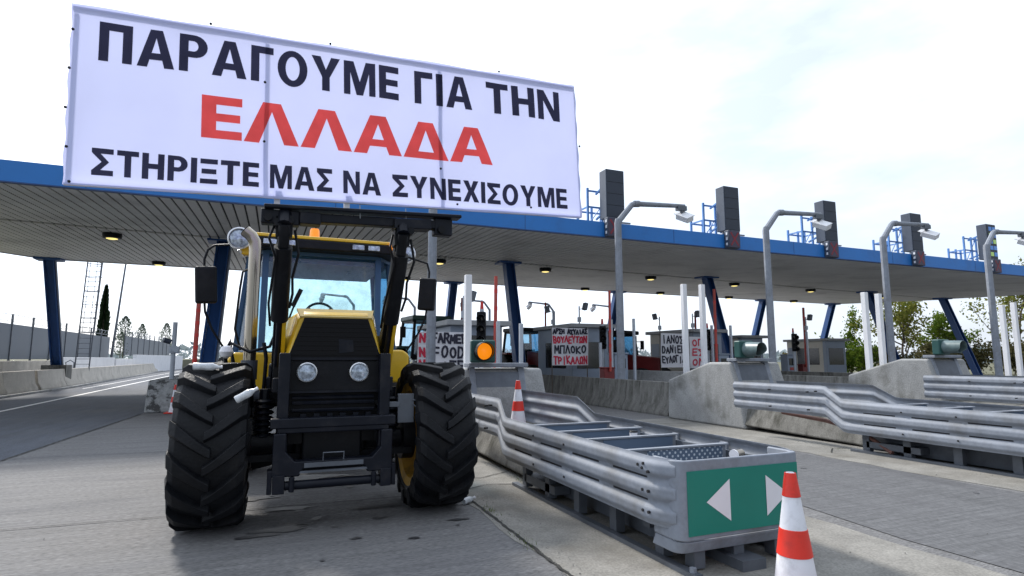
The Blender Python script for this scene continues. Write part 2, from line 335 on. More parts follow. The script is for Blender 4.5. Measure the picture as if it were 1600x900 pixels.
m = MB(); m.face([(-8.9, 36, .010), (-8.8, 36, .010), (-10.1, 80, .010), (-10.22, 80, .010)]); struct(m.build('lane_line', 'white_paint'))
def crack(pts, w, seed):
    rnd = random.Random(seed); m = MB(); P = []
    for (x0, y0), (x1, y1) in zip(pts[:-1], pts[1:]):
        k = max(2, int(math.hypot(x1 - x0, y1 - y0) / .08))
        for i in range(k): P.append((x0 + (x1 - x0) * i / k + rnd.uniform(-1, 1) * w * .35, y0 + (y1 - y0) * i / k + rnd.uniform(-1, 1) * w * .35))
    P.append(pts[-1])
    for a, b in zip(P[:-1], P[1:]):
        dx, dy = b[0] - a[0], b[1] - a[1]; l = math.hypot(dx, dy); ww = w * rnd.uniform(.35, .7); nx, ny = -dy / l * ww, dx / l * ww
        m.face([(a[0] - nx, a[1] - ny, .012), (b[0] - nx, b[1] - ny, .012), (b[0] + nx, b[1] + ny, .012), (a[0] + nx, a[1] + ny, .012)])
    return struct(m.build('expansion_joint', 'joint'))
crack([(2.06, -1), (2.05, 4), (2.1, 6.5), (2.13, 10)], .024, 1)
crack([(-3.7, 6.85), (-.85, 6.74), (2.05, 6.66)], .016, 2)
crack([(-3.7, 2.2), (2.05, 2.0)], .014, 7)
crack([(-3.7, 11.4), (2.1, 11.2)], .014, 8)
crack([(-3.72, -3), (-3.72, 11.3), (-3.3, 19)], .03, 3)
crack([(2.08, 6.65), (2.5, 6.9), (3.0, 6.75)], .016, 4)
crack([(2.1, 7.5), (2.6, 7.3), (3.1, 7.6)], .014, 5)
crack([(8.6, 7.0), (9.0, 7.3), (9.3, 7.25)], .016, 6)
crack([(11.6, 9), (14.4, 9.1)], .010, 9); crack([(5.0, 9.6), (8.2, 9.7)], .008, 10)
def blob(x, y, rx, ry, seed, mat='oil'):
    rnd = random.Random(seed); m = MB(); n = 26; ph = [rnd.uniform(0, 6.28) for _ in range(5)]
    m.face([(x + rx * (1 + .25 * math.sin(2 * t + ph[0]) + .22 * math.sin(3 * t + ph[1]) + .14 * math.sin(6 * t + ph[2])) * math.cos(t), y + ry * (1 + .25 * math.sin(3 * t + ph[3]) + .2 * math.sin(5 * t + ph[4])) * math.sin(t), .009) for t in [2 * PI * i / n for i in range(n)]])
    return struct(m.build('oil_stain', mat))
for i, a in enumerate([(.16, 5.86, .26, .085), (-.02, 5.72, .16, .05), (.36, 5.94, .1, .025), (1.05, 5.9, .08, .03), (.62, 5.76, .05, .02), (1.75, 5.55, .10, .03), (.2, 6.6, .3, .07), (1.1, 6.35, .3, .06), (-.15, 7.2, .25, .1), (.5, 8.2, .5, .2)]): blob(*a, i + 20)
m = MB(); m.prism([(-80, -.02), (-12.45, -.02), (-12.45, 1.35), (-13.6, 1.45), (-80, 1.6)], 'y', 20, 140); struct(m.build('embankment', 'earth'))

rnd = random.Random(31)
for k in range(34):
    x, y = rnd.choice([(rnd.gauss(.5, .5), rnd.uniform(3.6, 8)), (rnd.gauss(6.6, .5), rnd.uniform(3.5, 14)), (rnd.uniform(-3.4, 1.9), rnd.uniform(3, 10))])
    a = rnd.uniform(.012, .055); blob(x, y, a, a * rnd.uniform(.5, 1.3), 100 + k)
# ------------------------------------------------------------------ canopy
FY, FZ0, FZ1 = 17.0, 5.77, 6.29
XL, XR = -12.6, 49.0
def ymid(x): return 24.75 + .083 * x
def yrear(x): return 36.2 + .035 * x if x > -10.9 else 35.8 - 1.2 * (-10.9 - x)
ZM, ZR = 6.2, 6.6
can = thing('toll_canopy', 'long blue edged toll plaza canopy with grey slatted soffit on leaning blue columns', 'canopy', (18, 26, 0))
def cl(x, y, z): return (x - 18, y - 26, z)
m = MB(); g = MB(); sp = .3; x = XL
while x < XR - .01:
    a, b = x + .02, min(x + sp - .035, XR)
    for (y0, y1, z0, z1) in ((lambda q: FY + .1, lambda q: ymid(q) - .03, FZ0 + .04, ZM), (lambda q: ymid(q) + .05, lambda q: yrear(q), ZM - .04, ZR)):
        q = [cl(a, y0(a), z0), cl(b, y0(b), z0), cl(b, y1(b), z1), cl(a, y1(a), z1)]
        m._solid([[Vector(p) for p in q], [Vector(p) + Vector((0, 0, .045)) for p in q]])
    x += sp
m.build('soffit', 'soffit', can)
NX = 24
for i in range(NX):
    a = XL + (XR - XL) * i / NX; b = XL + (XR - XL) * (i + 1) / NX
    m = g
    m.face([cl(a, FY + .1, FZ0 + .07), cl(b, FY + .1, FZ0 + .07), cl(b, ymid(b), ZM + .05), cl(a, ymid(a), ZM + .05)])
    m.face([cl(a, ymid(a), ZM + .05), cl(b, ymid(b), ZM + .05), cl(b, yrear(b), ZR + .05), cl(a, yrear(a), ZR + .05)])
g.build('soffit_backing', 'soffit_gap', can)
m = MB()
xs = [XL, -10.9] + [XL + (XR - XL) * i / 10 for i in range(1, 11)]
m._solid([[cl(a, FY + .1, FZ1 - .04) for a in xs] + [cl(a, yrear(a), ZR + .35) for a in reversed(xs)], [cl(a, FY + .1, FZ1 - .02) for a in xs] + [cl(a, yrear(a), ZR + .38) for a in reversed(xs)]])
m.build('roof', 'roof_grey', can)
m = MB(); m.box(*[v for p in ((XL - 18, XR - 18), (FY - 26, FY + .09 - 26), (FZ0, FZ1)) for v in p])
x = XL + 1.2
m.build('fascia', 'blue', can)
m = MB(); x = XL + 2.1
while x < XR: m.box(x - 18, x + .02 - 18, FY - .004 - 26, FY - 26 + .01, FZ0 + .01, FZ1 - .01); x += 6.0
m.box(XL - 18, XR - 18, FY - .02 - 26, FY + .12 - 26, FZ0 - .03, FZ0 - .002)
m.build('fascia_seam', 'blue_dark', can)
m = MB()
for a, b in zip(xs[:-1], xs[1:]):
    q = [cl(a, yrear(a), ZR - .06), cl(b, yrear(b), ZR - .06), cl(b, yrear(b) + .28, ZR + .02), cl(a, yrear(a) + .28, ZR + .02)]
    m._solid([[Vector(p) for p in q], [Vector(p) + Vector((0, 0, .3)) for p in q]])
m.build('rear_lip', 'lip', can)
m = MB(); m.prism([(FY + .1 - 26, FZ0), (ymid(XR) - 26, ZM), (yrear(XR) - 26, ZR), (yrear(XR) - 26, ZR + .34), (FY + .1 - 26, FZ1 - .01)], 'x', XR - 18 + .01, XR - 18 + .06)
m.prism([(FY + .1 - 26, FZ0), (ymid(XL) - 26, ZM), (yrear(XL) - 26, ZR), (yrear(XL) - 26, ZR + .34), (FY + .1 - 26, FZ1 - .01)], 'x', XL - 18 - .06, XL - 18 - .01)
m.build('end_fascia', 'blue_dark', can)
def column(top, foot, rear):
    t, f = Vector(cl(*top)), Vector(cl(*foot)); m = MB()
    d = (t - f).normalized(); sx = Vector((1, 0, 0)); 
    for s in (-1, 1): m.beam(f + sx * .2 * s, t + sx * .2 * s, .05, .42, up=(0, 1, 0))
    m.beam(f, t, .34, .05, up=(0, 1, 0))
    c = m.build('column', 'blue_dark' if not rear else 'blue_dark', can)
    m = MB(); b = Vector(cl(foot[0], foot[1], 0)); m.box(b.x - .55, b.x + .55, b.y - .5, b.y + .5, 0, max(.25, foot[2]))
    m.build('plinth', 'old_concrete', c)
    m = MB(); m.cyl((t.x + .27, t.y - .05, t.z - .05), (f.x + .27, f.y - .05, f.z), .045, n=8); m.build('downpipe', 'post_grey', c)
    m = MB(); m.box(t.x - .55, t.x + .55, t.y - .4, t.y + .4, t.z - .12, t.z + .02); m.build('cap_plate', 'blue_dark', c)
for X, y1, z1, y0, z0 in ((-1.96, 25.05, 6.2, 21.1, .5), (10.4, 25.6, 6.2, 24.0, .5), (22.79, 25.9, 6.2, 24.2, .6), (38.14, 27.4, 6.2, 25.5, .6), (50.3 - 2.6, 28.2, 6.2, 26.2, .2)):
    column((X, y1, z1), (X, y0, z0), 0)
for X, y1, y0, z0 in ((-10.61, 35.5, 38.1, 1.2), (10.9, 36.5, 38.6, .5), (23.9, 36.9, 39.2, .5), (38.96, 37.4, 39.6, .5), (47.6, 37.6, 39.8, .5)):
    column((X, y1, 6.58), (X, y0, z0), 1)

lamp = thing('ceiling_lamp', 'dark round ceiling lamp above the far left lane, nearest the front of the canopy', 'lamp', (-5.73, 25.3, 6.16), 0, 'round lamps under the canopy soffit')
m = MB(); m.lathe([(.30, .06), (.32, -.02), (.30, -.14), (.2, -.16)], n=20); m.build('housing', 'black', lamp)
m = MB(); m.lathe([(.0001, -.19), (.12, -.185), (.19, -.165), (.19, -.15), (.0001, -.15)], n=20); m.build('lens', 'lamp_lit', lamp)
fl = [(-5.73, 25.3), (7.13, 26.2), (12.89, 26.6), (19.73, 27.0), (26.24, 27.4), (33.32, 27.9), (41.65, 28.6)]
rl = [(-5.64, 34.3), (7.43, 35.2), (20.43, 35.7), (26.93, 35.7), (34.04, 36.2), (41.5, 36.5)]
FLN = ['', 'just right of the raised tractor arm', 'over the booth with the blockade banner', 'over the second red tractor', 'left of the third blue column', 'right of the second camera mast', 'at the far right of the fold']
RLN = ['above the caged ladder', 'behind the right mirror of the yellow tractor', 'left of the tallest camera mast', 'behind the pair of white posts', 'next to the rear blue column', 'farthest right']
for i, (x, y) in enumerate(fl):
    if i: dup(lamp, (x, y, 6.16), label='dark round soffit lamp on the fold, ' + FLN[i])
for i, (x, y) in enumerate(rl): dup(lamp, (x, y, ZM + (ZR - ZM) * (y - ymid(x)) / (yrear(x) - ymid(x)) - .03), label='small round lamp near the rear soffit edge, ' + RLN[i])

# ------------------------------------------------------------------ message signs and lane signals on the roof edge
def vms(loc, label, lit):
    t = thing('message_sign', label, 'electronic sign', loc, 0, 'electronic signs on the canopy edge')
    m = MB(); m.box(-.75, 0, 0, .45, .16, 1.92); m.build('cabinet', 'vms_side', t, bevel=.02)
    m = MB(); m.box(-.72, -.03, -.012, .01, .2, 1.88); f = m.build('display', 'vms', t)
    m = MB()
    for k in range(1, 4): m.box(-.72, -.03, -.016, -.011, .2 + k * .42 - .006, .2 + k * .42 + .006)
    m.build('panel_seam', 'hole', f)
    if lit:
        m = MB(); q = MB()
        for r in range(5):
            for c in range(2):
                (m if (r + c) % 3 == 0 else q).box(-.60 + c * .3, -.36 + c * .3, -.02, -.0135, .3 + r * .32, .5 + r * .32)
        m.build('lit_tile', 'tile_green', f); q.build('lit_tile', 'tile_blue', f)
    m = MB()
    for x in (-.95, -.35, .05):
        for y in (.95, 1.7): m.beam((x, y, 0), (x, y, 1.45 if y < 1.5 else .95), .07, .07)
    for z in (.2, .75, 1.35):
        m.beam((-.95, .95, z), (.05, .95, z), .05, .06)
        if z < 1: m.beam((-.95, 1.7, z), (.05, 1.7, z), .05, .06)
        for x in (-.95, .05): m.beam((x, .95, z), (x, 1.7 if z < 1 else 1.0, z), .05, .05)
    for z in (.45, 1.4):
        for x in (-.6, -.12): m.beam((x, .45, z), (x, .95, z - .15), .06, .06)
    m.beam((-.95, .95, .05), (.05, .95, 1.4), .03, .03)
    m.build('support_frame', 'blue_steel', t)
    m = MB(); m.beam((-.6, .1, .16), (-.6, .1, 0), .07, .07); m.beam((-.12, .1, .16), (-.12, .1, 0), .07, .07); m.beam((-.8, .12, .05), (.3, .12, .05), .06, .05); m.build('bracket', 'galv', t)
def lane_signal(loc, label):
    t = thing('lane_signal', label, 'lane signal', loc, 0, 'lane signal boxes hung on the canopy edge')
    m = MB(); m.box(-.28, .28, 0, .24, 0, .68); m.build('housing', 'vms_side', t, bevel=.02)
    m = MB(); m.box(-.26, .26, -.01, .008, .02, .66); f = m.build('face_panel', 'lane_box', t)
    m = MB()
    for s in (-1, 1):
        m.obox((0, -.014 - .002 * s, .34), (.07, .005, .62), Matrix.Rotation(s * R(36), 4, 'Y'))
    m.build('cross_mark', 'red_dim', f)
    m = MB()
    for k in range(3): m.box(-.292, -.281, .06, .14, .1 + k * .2, .2 + k * .2)
    m.build('side_label', 'white', t)
VN = ['nearest dark electronic sign cabinet, beside the right edge of the big banner', 'dark electronic sign cabinet between the first and second camera masts', 'dark electronic sign cabinet behind the arm of the second camera mast', 'dark electronic sign cabinet behind the arm of the third camera mast', 'farthest electronic sign cabinet, with small blue and green tiles lit']
LN = ['lane signal box with dim red cross, partly behind the first camera mast', 'lane signal box with dim red cross under the second sign cabinet', 'lane signal box under the third sign cabinet', 'lane signal box under the fourth sign cabinet, right of the third mast', 'lane signal box under the lit sign cabinet at far right']
for i, xr in enumerate((11.34, 16.64, 22.02, 27.59, 33.3)):
    vms((xr, 16.92, 6.29), VN[i], i == 4)
    lane_signal(((10.8, 16.15, 21.5, 27.05, 32.85)[i], 16.74, 5.74), LN[i])

# ------------------------------------------------------------------ camera masts
def mast(loc, label, h=5.85, base=0):
    t = thing('camera_mast', label, 'mast', loc, 0, 'cranked camera masts by the lanes')
    m = MB(); m.tube([(0, 0, .02), (0, 0, h), (.03, 0, h + .12)], [.13, .115, .11], n=10); m.build('pole', 'galv', t)
    m = MB(); m.tube([(0, 0, h + .03), (.55, 0, h + .66), (.68, 0, h + .72), (2.75, 0, h + .85)], [.105, .10, .095, .07], n=10)
    m.tube([(.66, 0, h + .715), (.85, 0, h + .735)], .115, n=10); m.build('arm', 'galv', t)
    c = MB(); c.beam((2.62, 0, h + .9), (2.62, 0, h + .55), .07, .07); c.beam((2.42, 0, h + .74), (2.8, 0, h + .76), .16, .16); c.build('camera_bracket', 'galv_dark', t)
    c = MB(); c.obox((2.66, -.1, h + .42), (.30, .55, .2), Matrix.Rotation(R(-25), 4, 'Y') @ Matrix.Rotation(R(30), 4, 'X')); c.obox((2.68, -.06, h + .53), (.36, .66, .03), Matrix.Rotation(R(-25), 4, 'Y') @ Matrix.Rotation(R(30), 4, 'X')); c.build('camera', 'white', t, bevel=.02)
    m = MB(); m.box(-.22, .22, -.22, .22, 0, .03); m.build('foot_plate', 'galv_dark', t)
    return t
m0 = mast((3.78, 14.6, .15), 'cranked mast rising behind the right mirror of the yellow tractor, top hidden by the banner')
for x, y, lb in ((10.38, 15.9, 'tallest looking cranked camera mast, in front of the first lane signal'), (15.83, 14.92, 'cranked camera mast behind the amber signal lamp with dark visor'), (21.25, 14.48, 'third cranked camera mast from the big banner, over the far concrete nose'), (26.6, 13.89, 'cranked camera mast at the right edge, its arm cut by the frame')):
    dup(m0, (x, y, .15), label=lb)
for i, (x, y) in enumerate(((9.2, 40.2), (14.77, 40), (20.1, 40), (25.7, 40))):
    dup(m0, (x, y, 0), PI, ['far cranked mast seen just right of the yellow tractor cab', 'far cranked mast left of the second blue column', 'far cranked mast above the red tractor in the first lane', 'far cranked mast almost hidden by the tallest near mast'][i], scale=(.78, .78, .87))
m_c = dup(m0, (5.0, 40.2, 0), PI, 'far cranked mast seen through the windscreen of the yellow tractor', scale=(.78, .78, .87))

# ------------------------------------------------------------------ concrete barriers
JP = [(-.30, 0), (-.30, .08), (-.17, .33), (-.085, .90), (.085, .90), (.17, .33), (.30, .08), (.30, 0)]
def barrier(name, p0, p1, label, group, mat, z=0, h=1.0, nb=4):
    p0, p1 = Vector((*p0, 0)), Vector((*p1, 0)); d = (p1 - p0); l = d.length; d.normalize()
    m = MB(); k = nb
    m.sweep([(o, q * h) for o, q in JP], [(-l / 2 + .015, 0, 0), (l / 2 - .015, 0, 0)])
    o = m.build(name, mat, loc=(*((p0 + p1) / 2).xy, z), bevel=.015); o.rotation_euler = (0, 0, math.atan2(d.y, d.x)); return tag(o, label, 'barrier', group)
ys = [12.95, 15.2, 17.6, 20.1, 22.6, 25.1, 27.6, 30.1, 32.6, 35.1]
for i, (a, b) in enumerate(zip(ys[:-1], ys[1:])):
    barrier('concrete_barrier', (10.2, a), (10.2, b), 'nearest grey stained concrete barrier segment of the row beside the first toll lane' if i == 0 else 'grey stained concrete barrier segment, second from the near end of the lane row' if i == 1 else 'weathered concrete barrier segment farther down the row beside the first toll lane', 'stained barrier row beside the first toll lane', 'old_concrete')
for i, (a, b) in enumerate(zip(ys[:-1], ys[1:])):
    barrier('concrete_barrier', (13.1, a + 1), (13.1, b + 1), 'grey concrete barrier segment of the back row, seen over the top of the front row', 'back barrier row of the second island', 'concrete', z=.2)
for i, (a, b) in enumerate(zip(ys[:-1], ys[1:])):
    barrier('concrete_barrier', (16.0, a - .8), (16.0, b - .8), 'concrete barrier segment left of the far nose, nearest' if i == 0 else 'concrete barrier segment in the row left of the far toll booths', 'barrier row of the third island', 'old_concrete', z=.1)
for i, (a, b) in enumerate(zip(ys[:-1], ys[1:])):
    barrier('concrete_barrier', (3.45, a - 1.0), (3.45, b - 1.0), 'concrete barrier segment of the row hidden behind the yellow tractor', 'barrier row of the first island', 'old_concrete')
lb = [(-10.05, 24.5), (-10.05, 28.1), (-10.1, 29.6), (-10.15, 33.2), (-10.1, 33.35), (-10.15, 37.2), (-10.2, 37.4), (-10.5, 48.5), (-10.6, 49.0), (-11.3, 60), (-11.4, 60.4), (-12.4, 78), (-12.5, 78.5), (-13.6, 95)]
LB = ['pale concrete barrier at the left edge of the photo, cut by the frame', 'short pale concrete barrier with a gap at each end, second from the left', 'pale concrete barrier just before the leaning blue column', 'long pale concrete barrier past the foot of the caged ladder', 'long pale concrete barrier curving away below the white wall', 'far pale concrete barrier by the roadside conifers', 'farthest pale concrete barrier near the horizon']
for i in range(7): barrier('concrete_barrier', lb[2 * i], lb[2 * i + 1], LB[i], 'pale barriers along the left road edge', 'pale_concrete', z=.1)
m = MB()
m._solid([[(-10.6, 15, z), (-9.55, 15, z), (-9.6, 37, z), (-11.9, 80, z), (-13.2, 80, z), (-10.9, 37, z)] for z in (0, .1)]); struct(m.build('roadside_kerb', 'concrete', bevel=.02))

# islands behind the noses
for x0, x1, nm in ((3.75, 6.3, ''), (10.5, 12.8, ''), (16.3, 19.2, ''), (23.0, 25.6, ''), (31.5, 34.2, '')):
    m = MB(); m.box(x0, x1, 12.9, 24, 0, .15); struct(m.build('traffic_island', 'concrete', bevel=.02))
m = MB(); m.box(22.4, 22.75, 12, 36, .0, .95); tag(m.build('low_wall', 'old_concrete', bevel=.02), 'low grey concrete wall in front of the far white and cream booth', 'wall')

# ------------------------------------------------------------------ guardrails, crash cushions, noses
def thrie(side, h=.56, n=37):
    f = []
    for i in range(n):
        z = h * i / (n - 1); o = .056 + .038 * min(1, 1.55 * (.5 - .5 * math.cos(6 * PI * z / h))) ; f.append((o * side, z))
    return f + [(o - .006 * side, z) for o, z in reversed(f)]
def bolts(m, x, ys, zs, side):
    for y in ys:
        for z in zs: m.cyl((x, y, z), (x - .02 * side, y, z), .014, n=8)
def island(X, dy, dz, tag1, first):
    # everything of one island nose stands in the root's frame: x from left face, y along lane
    # --- nose block
    t = thing('concrete_nose', tag1['nose'], 'concrete block', (X, 10 + dy, 0), 0, 'concrete island noses')
    zt = 1.36 + dz
    m = MB(); m.prism([(2.55, 0), (2.5, .9 + dz), (.95, zt), (.25, zt), (.0, .75), (-.15, 0)], 'x', 0.0, 1.5); m.build('block', 'concrete', t, bevel=.06, seg=3)
    m = MB(); m.prism([(-.05, .55), (.22, zt + .02), (.34, zt + .02), (.07, .55)], 'x', .10, .2); m.prism([(-.05, .55), (.22, zt + .02), (.34, zt + .02), (.07, .55)], 'x', 1.0, 1.12)
    m.beam((.06, .26, zt + .06), (1.16, .26, zt + .06), .3, .07)
    m.build('steel_bracket', 'galv', t, bevel=.01)
    m = MB(); m.prism([(-.02, .58), (.2, zt - .06), (.25, zt - .06), (.05, .58)], 'x', .202, .998); m.build('front_plate', 'galv_dark', t)
    # flared base
    m = MB(); m.sweep([(-.62, 0), (-.55, .16), (-.42, .44), (.42, .44), (.55, .16), (.62, 0)], [(.62, -3.0, 0), (.62, -2.7, .03), (.62, -1.2, .06), (.62, .35, .1)]); m.build('flared_base', 'old_concrete', t, bevel=.05, seg=3)
    # --- signal lamp
    s = thing('signal_lamp', tag1['lamp'], 'signal lamp', (X + .26, 9.95 + dy, zt + .10), 0, 'lane signal lamps on the island noses')
    s.rotation_euler = (0, 0, R(-11) if tag1['on'] else 0); s.scale = (.88,) * 3
    m = MB(); m.box(-.24, .24, .02, .24, 0, .44); m.build('housing', 'signal_green', s, bevel=.04, seg=3)
    v = MB(); k = 24; rings = []; VL = .30 if tag1['on'] else .46
    for y, r in ((.02, .185), (-VL, .17)):
        rings.append([Vector((r * math.cos(a), y + (.16 if math.sin(a) < -.2 and y < 0 else 0) * (-math.sin(a) - .2), .22 + r * math.sin(a))) for a in [2 * PI * i / k for i in range(k)]])
    for y, r in ((-VL, .162), (.02, .177)):
        rings.append([Vector((r * math.cos(a), y + (.16 if math.sin(a) < -.2 and y < 0 else 0) * (-math.sin(a) - .2), .22 + r * math.sin(a))) for a in [2 * PI * i / k for i in range(k)]])
    v._solid(rings + [rings[0]], caps=False); v.build('visor', 'visor_grey' if not tag1['on'] else 'black', s)
    m = MB(); m.lathe([(.0001, .10), (.09, .09), (.13, .06), (.158, .03), (.158, -.02)], (0, .0, .22), (0, -1, 0), 24); m.build('lens', 'amber' if tag1['on'] else 'amber_off', s)
    # --- crash cushion and its rails
    SC, ZO = tag1['sc']; LO = -ZO / SC
    c = thing('crash_cushion', tag1['cushion'], 'crash cushion', (*tag1['at'], ZO), 0, 'steel crash cushions in front of the islands')
    U = dz
    for side, xx, nm in ((1, .0, 'l'), (-1, 1.36, 'r')):
        m = MB()
        up = [(xx + .12 * side, 6.3, .39 + U), (xx + .1 * side, 4.12, .39 + U), (xx + .09 * side, 4.0, .385 + U), (xx + .02 * side, 3.62, .175 + U), (xx, 3.5, .165 + U), (xx, .26, .145 + U), (xx + .035 * side, .13, .145 + U), (xx + .088 * side, .03, .145 + U)]
        if side < 0: up = [(x, y, z) for x, y, z in up]
        prof = thrie(-1 if side > 0 else 1)
        # path runs towards -y: normal (-dy, dx) points to +x, so flip
        m.sweep(prof, up)
        r = m.build('side_rail', 'galv', c)
        b = MB(); sx = xx - .060 * side
        for y in (.55, 1.35, 2.15, 2.95):
            for zz in (.187, .373): b.box(min(sx, sx + .03 * side), max(sx, sx + .03 * side), y - .27, y + .27, .155 + U + zz - .010, .155 + U + zz + .010)
        b.build('slot', 'hole', r)
        b = MB()
        for y in (.95, 1.75, 2.55):
            b = MB(); b.box(min(sx, sx + .03 * side), max(sx, sx + .03 * side), y - .05, y + .05, .155 + U + .06, .155 + U + .5); b.build('rail_bracket', 'galv', r)
        b = MB(); sx = xx - .095 * side
        for y, z in [(.22, .25), (.30, .25), (.22, .42), (.3, .42), (.22, .58), (.30, .60), (.36, .62), (.28, .64), (1.75, .26), (2.55, .26), (1.75, .6), (2.55, .6), (4.3, .83), (4.3, .5), (5.2, .83), (5.2, .5), (4.12, .85)]:
            b.cyl((sx + .05 * side, y, z + U), (sx - .01 * side, y, z + U), .013, n=8)
        b.build('bolt', 'hole', r)
    # front panel (rounded box)
    m = MB()
    out_ = []
    for cx, cy, a0 in ((1.30, .10, -90), (.06, .10, 180)):
        pass
    rr = .09; ring = [(0.0, .35), (0.0, rr)] + [(rr - rr * math.cos(R(a)), rr - rr * math.sin(R(a))) for a in (30, 60)] + [(rr, 0), (1.36 - rr, 0)] + [(1.36 - rr + rr * math.sin(R(a)), rr - rr * math.cos(R(a))) for a in (30, 60)] + [(1.36, rr), (1.36, .35)]
    inn = [(1.32, .35), (1.32, rr + .03), (1.36 - rr, .04), (rr, .04), (.04, rr + .03), (.04, .35)]
    poly_ = ring + inn
    m._solid([[(x, y - .06, z + U) for x, y in poly_] for z in (.065, .70)]); 
    m.build('front_panel', 'galv', c, bevel=.012)
    m = MB(); m._solid([[(x * .97 + .02, y - .052 + (.05 if z < 0 else 0), z + U) for x, y in ring] for z in (-.045, .055)]); m.build('lower_lip', 'galv', c, bevel=.01)
    m = MB(); m.box(.085, 1.30, -.068, -.0605, .105 + U, .615 + U); sg = m.build('green_sign', 'sign_green', c)
    m = MB()
    m.face([(.27, -.0715, .36 + U), (.520, -.0715, .19 + U), (.520, -.0715, .53 + U)]); m.build('white_arrow', 'sign_white', sg); m = MB(); m.face([(1.17, -.0715, .36 + U), (.92, -.0715, .53 + U), (.92, -.0715, .19 + U)])
    m.build('white_arrow', 'sign_white', sg)
    for y in (.80, 1.60, 2.30, 3.02):
        m = MB(); m.box(.09, 1.27, y - .02, y + .02, .30 + U, .655 + U); m.box(.07, 1.29, y - .045, y + .02, .656 + U, .672 + U); cp = m.build('crosspiece', 'galv', c)
        m = MB(); m.box(.30, 1.22, y - .028, y - .021, .34 + U, .645 + U); m.build('perforated_plate', 'plate', cp)
    m = MB(); m.box(.1, 1.26, .3, 3.4, .30 + U, .31 + U); m.build('floor_plate', 'galv_dark', c)
    m = MB(); m.box(.05, .09, .3, 3.5, .22 + U, .6 + U); m.box(1.27, 1.31, .3, 3.5, .22 + U, .6 + U); m.build('inner_panel', 'galv_dark', c)
    for y in (.35, 1.1, 1.85, 2.6, 3.3):
        for xx in (.14, 1.14):
            m = MB(); m.box(xx, xx + .10, y, y + .12, LO + .03, .24 + U); m.build('leg', 'galv_dark', c)
    for xa, xb, zz in ((.06, .14, .045), (1.24, 1.32, .045), (.55, .8, .09)):
        m = MB(); m.box(xa, xb, -.15, 3.6, LO + .006, LO + zz); m.build('ground_track', 'galv_dark', c)
    m = MB(); m.box(.14, .35, 2.45, 3.35, LO + .1, LO + .2); m.box(.4, 1.0, .2, 3.3, LO + .12, LO + .2); m.box(.18, 1.2, .6, .7, LO + .2, LO + .25); m.box(.18, 1.2, 1.9, 2.0, LO + .2, LO + .25); m.box(.36, .40, .2, 3.4, LO + .04, LO + .34); m.build('chassis', 'galv_dark', c)  # frame beams; last long dark plate is added to imitate shade between the legs
    for xx in (.2, .62, 1.08):
        m = MB(); m.box(xx, xx + .11, .02, .14, LO + .02, -.0 + U); m.build('front_leg', 'galv_dark', c)
    for xx in (.1, 1.26):
        m = MB(); m.cyl((xx, -.08, LO + .045), (xx, -.08, LO + .08), .03, n=6); m.build('anchor_bolt', 'galv', c)
    for o in [q for q in bpy.data.objects if q.parent == c or (q.parent and q.parent.parent == c)]: o.data.transform(Matrix.Scale(SC, 4))
island(3.05, -.7, .015, dict(nose='grey concrete island nose with steel bracket, beside the right wheel of the yellow tractor', lamp='lit amber signal lamp on a dark green box above the first concrete nose', cushion='crash cushion with steel side rails, nearest, with green and white arrow sign on its front', on=True, sc=(.89, .17), at=(2.75, 3.56)), True)
island(9.62, .05, .10, dict(nose='pale concrete island nose with sloped side in the middle distance', lamp='unlit amber signal lamp with long visor on the middle concrete nose', cushion='crash cushion at the right edge whose stepped steel rails run behind the red pipe', on=False, sc=(.96, .06), at=(9.0, 3.55)), False)
island(15.35, -.7, .18, dict(nose='far pale concrete island nose near the right edge, in front of trees', lamp='signal lamp with upturned visor on the far concrete nose', cushion='farthest crash cushion at the right, its straight rails in front of the greenery', on=False, sc=(.97, .05), at=(14.7, 3.2)), False)

# ------------------------------------------------------------------ things on and by the cushion
def cone(loc, label, h=.74, sc=1):
    t = thing('traffic_cone', label, 'traffic cone', loc, 0, 'red and white traffic cones'); t.scale = (sc,) * 3
    def r(z): return .128 - .100 * (z - .03) / .70
    m = MB(); m.box(-.21, .21, -.21, .21, 0, .03); m.build('base', 'cone_red', t, bevel=.012)
    m = MB(); m.lathe([(r(.03) + .012, .03), (r(.05), .045), (r(.7), .70), (r(.72) - .004, .725), (.018, .73), (.018, .66)], n=36); m.build('body', 'cone_white', t)
    for z0, z1 in ((.275, .42), (.595, .728)):
        m = MB(); m.lathe([(r(z0) + .0005, z0), (r(z0) + .003, z0 + .002), (r(z1) + .003, z1 - .002), (r(z1) + .0005, z1)], n=36); m.build('red_band', 'cone_red', t)
    return t
cone((3.13, 2.86, .008), 'big red and white traffic cone in front of the green arrow sign', sc=1.115)
cone((3.42, 8.02, .51), 'red and white traffic cone standing behind the stepped guardrail', sc=.98)
cone((-2.50, 19.15, .004), 'red and white striped traffic cone against the speckled block left of the tractor', sc=1.1)
t = thing('paper_cup', 'white paper cup wedged behind the rail of the near crash cushion', 'cup', (3.52, 5.19, .76))
m = MB(); m.lathe([(.030, -.10), (.042, .03), (.040, .03), (.029, -.095), (.0001, -.095)], n=24); m.build('cup_wall', 'sign_white', t)
m = MB(); m.lathe([(.044, .026), (.044, .036), (.038, .042), (.0001, .042)], n=24); m.build('lid', 'black', t)
t = thing('food_tin', 'small tin with white lid lying on the perforated plate of the crash cushion', 'tin', (3.62, 3.87, .75))
m = MB(); m.cyl((.0, 0, 0), (.10, .03, 0), .038, n=20); m.build('tin_wall', 'chrome', t)
m = MB(); m.cyl((-.012, -.0036, 0), (0, 0, 0), .042, n=20); m.build('lid', 'sign_white', t)
m = MB(); m.tube([(9.15, 6.35, .06), (9.2, 6.9, .34), (9.25, 7.6, .44), (9.3, 8.6, .5)], .035, n=10); tag(m.build('steel_pipe', 'rust'), 'rusty red pipe leaning out from under the middle guardrail', 'pipe')

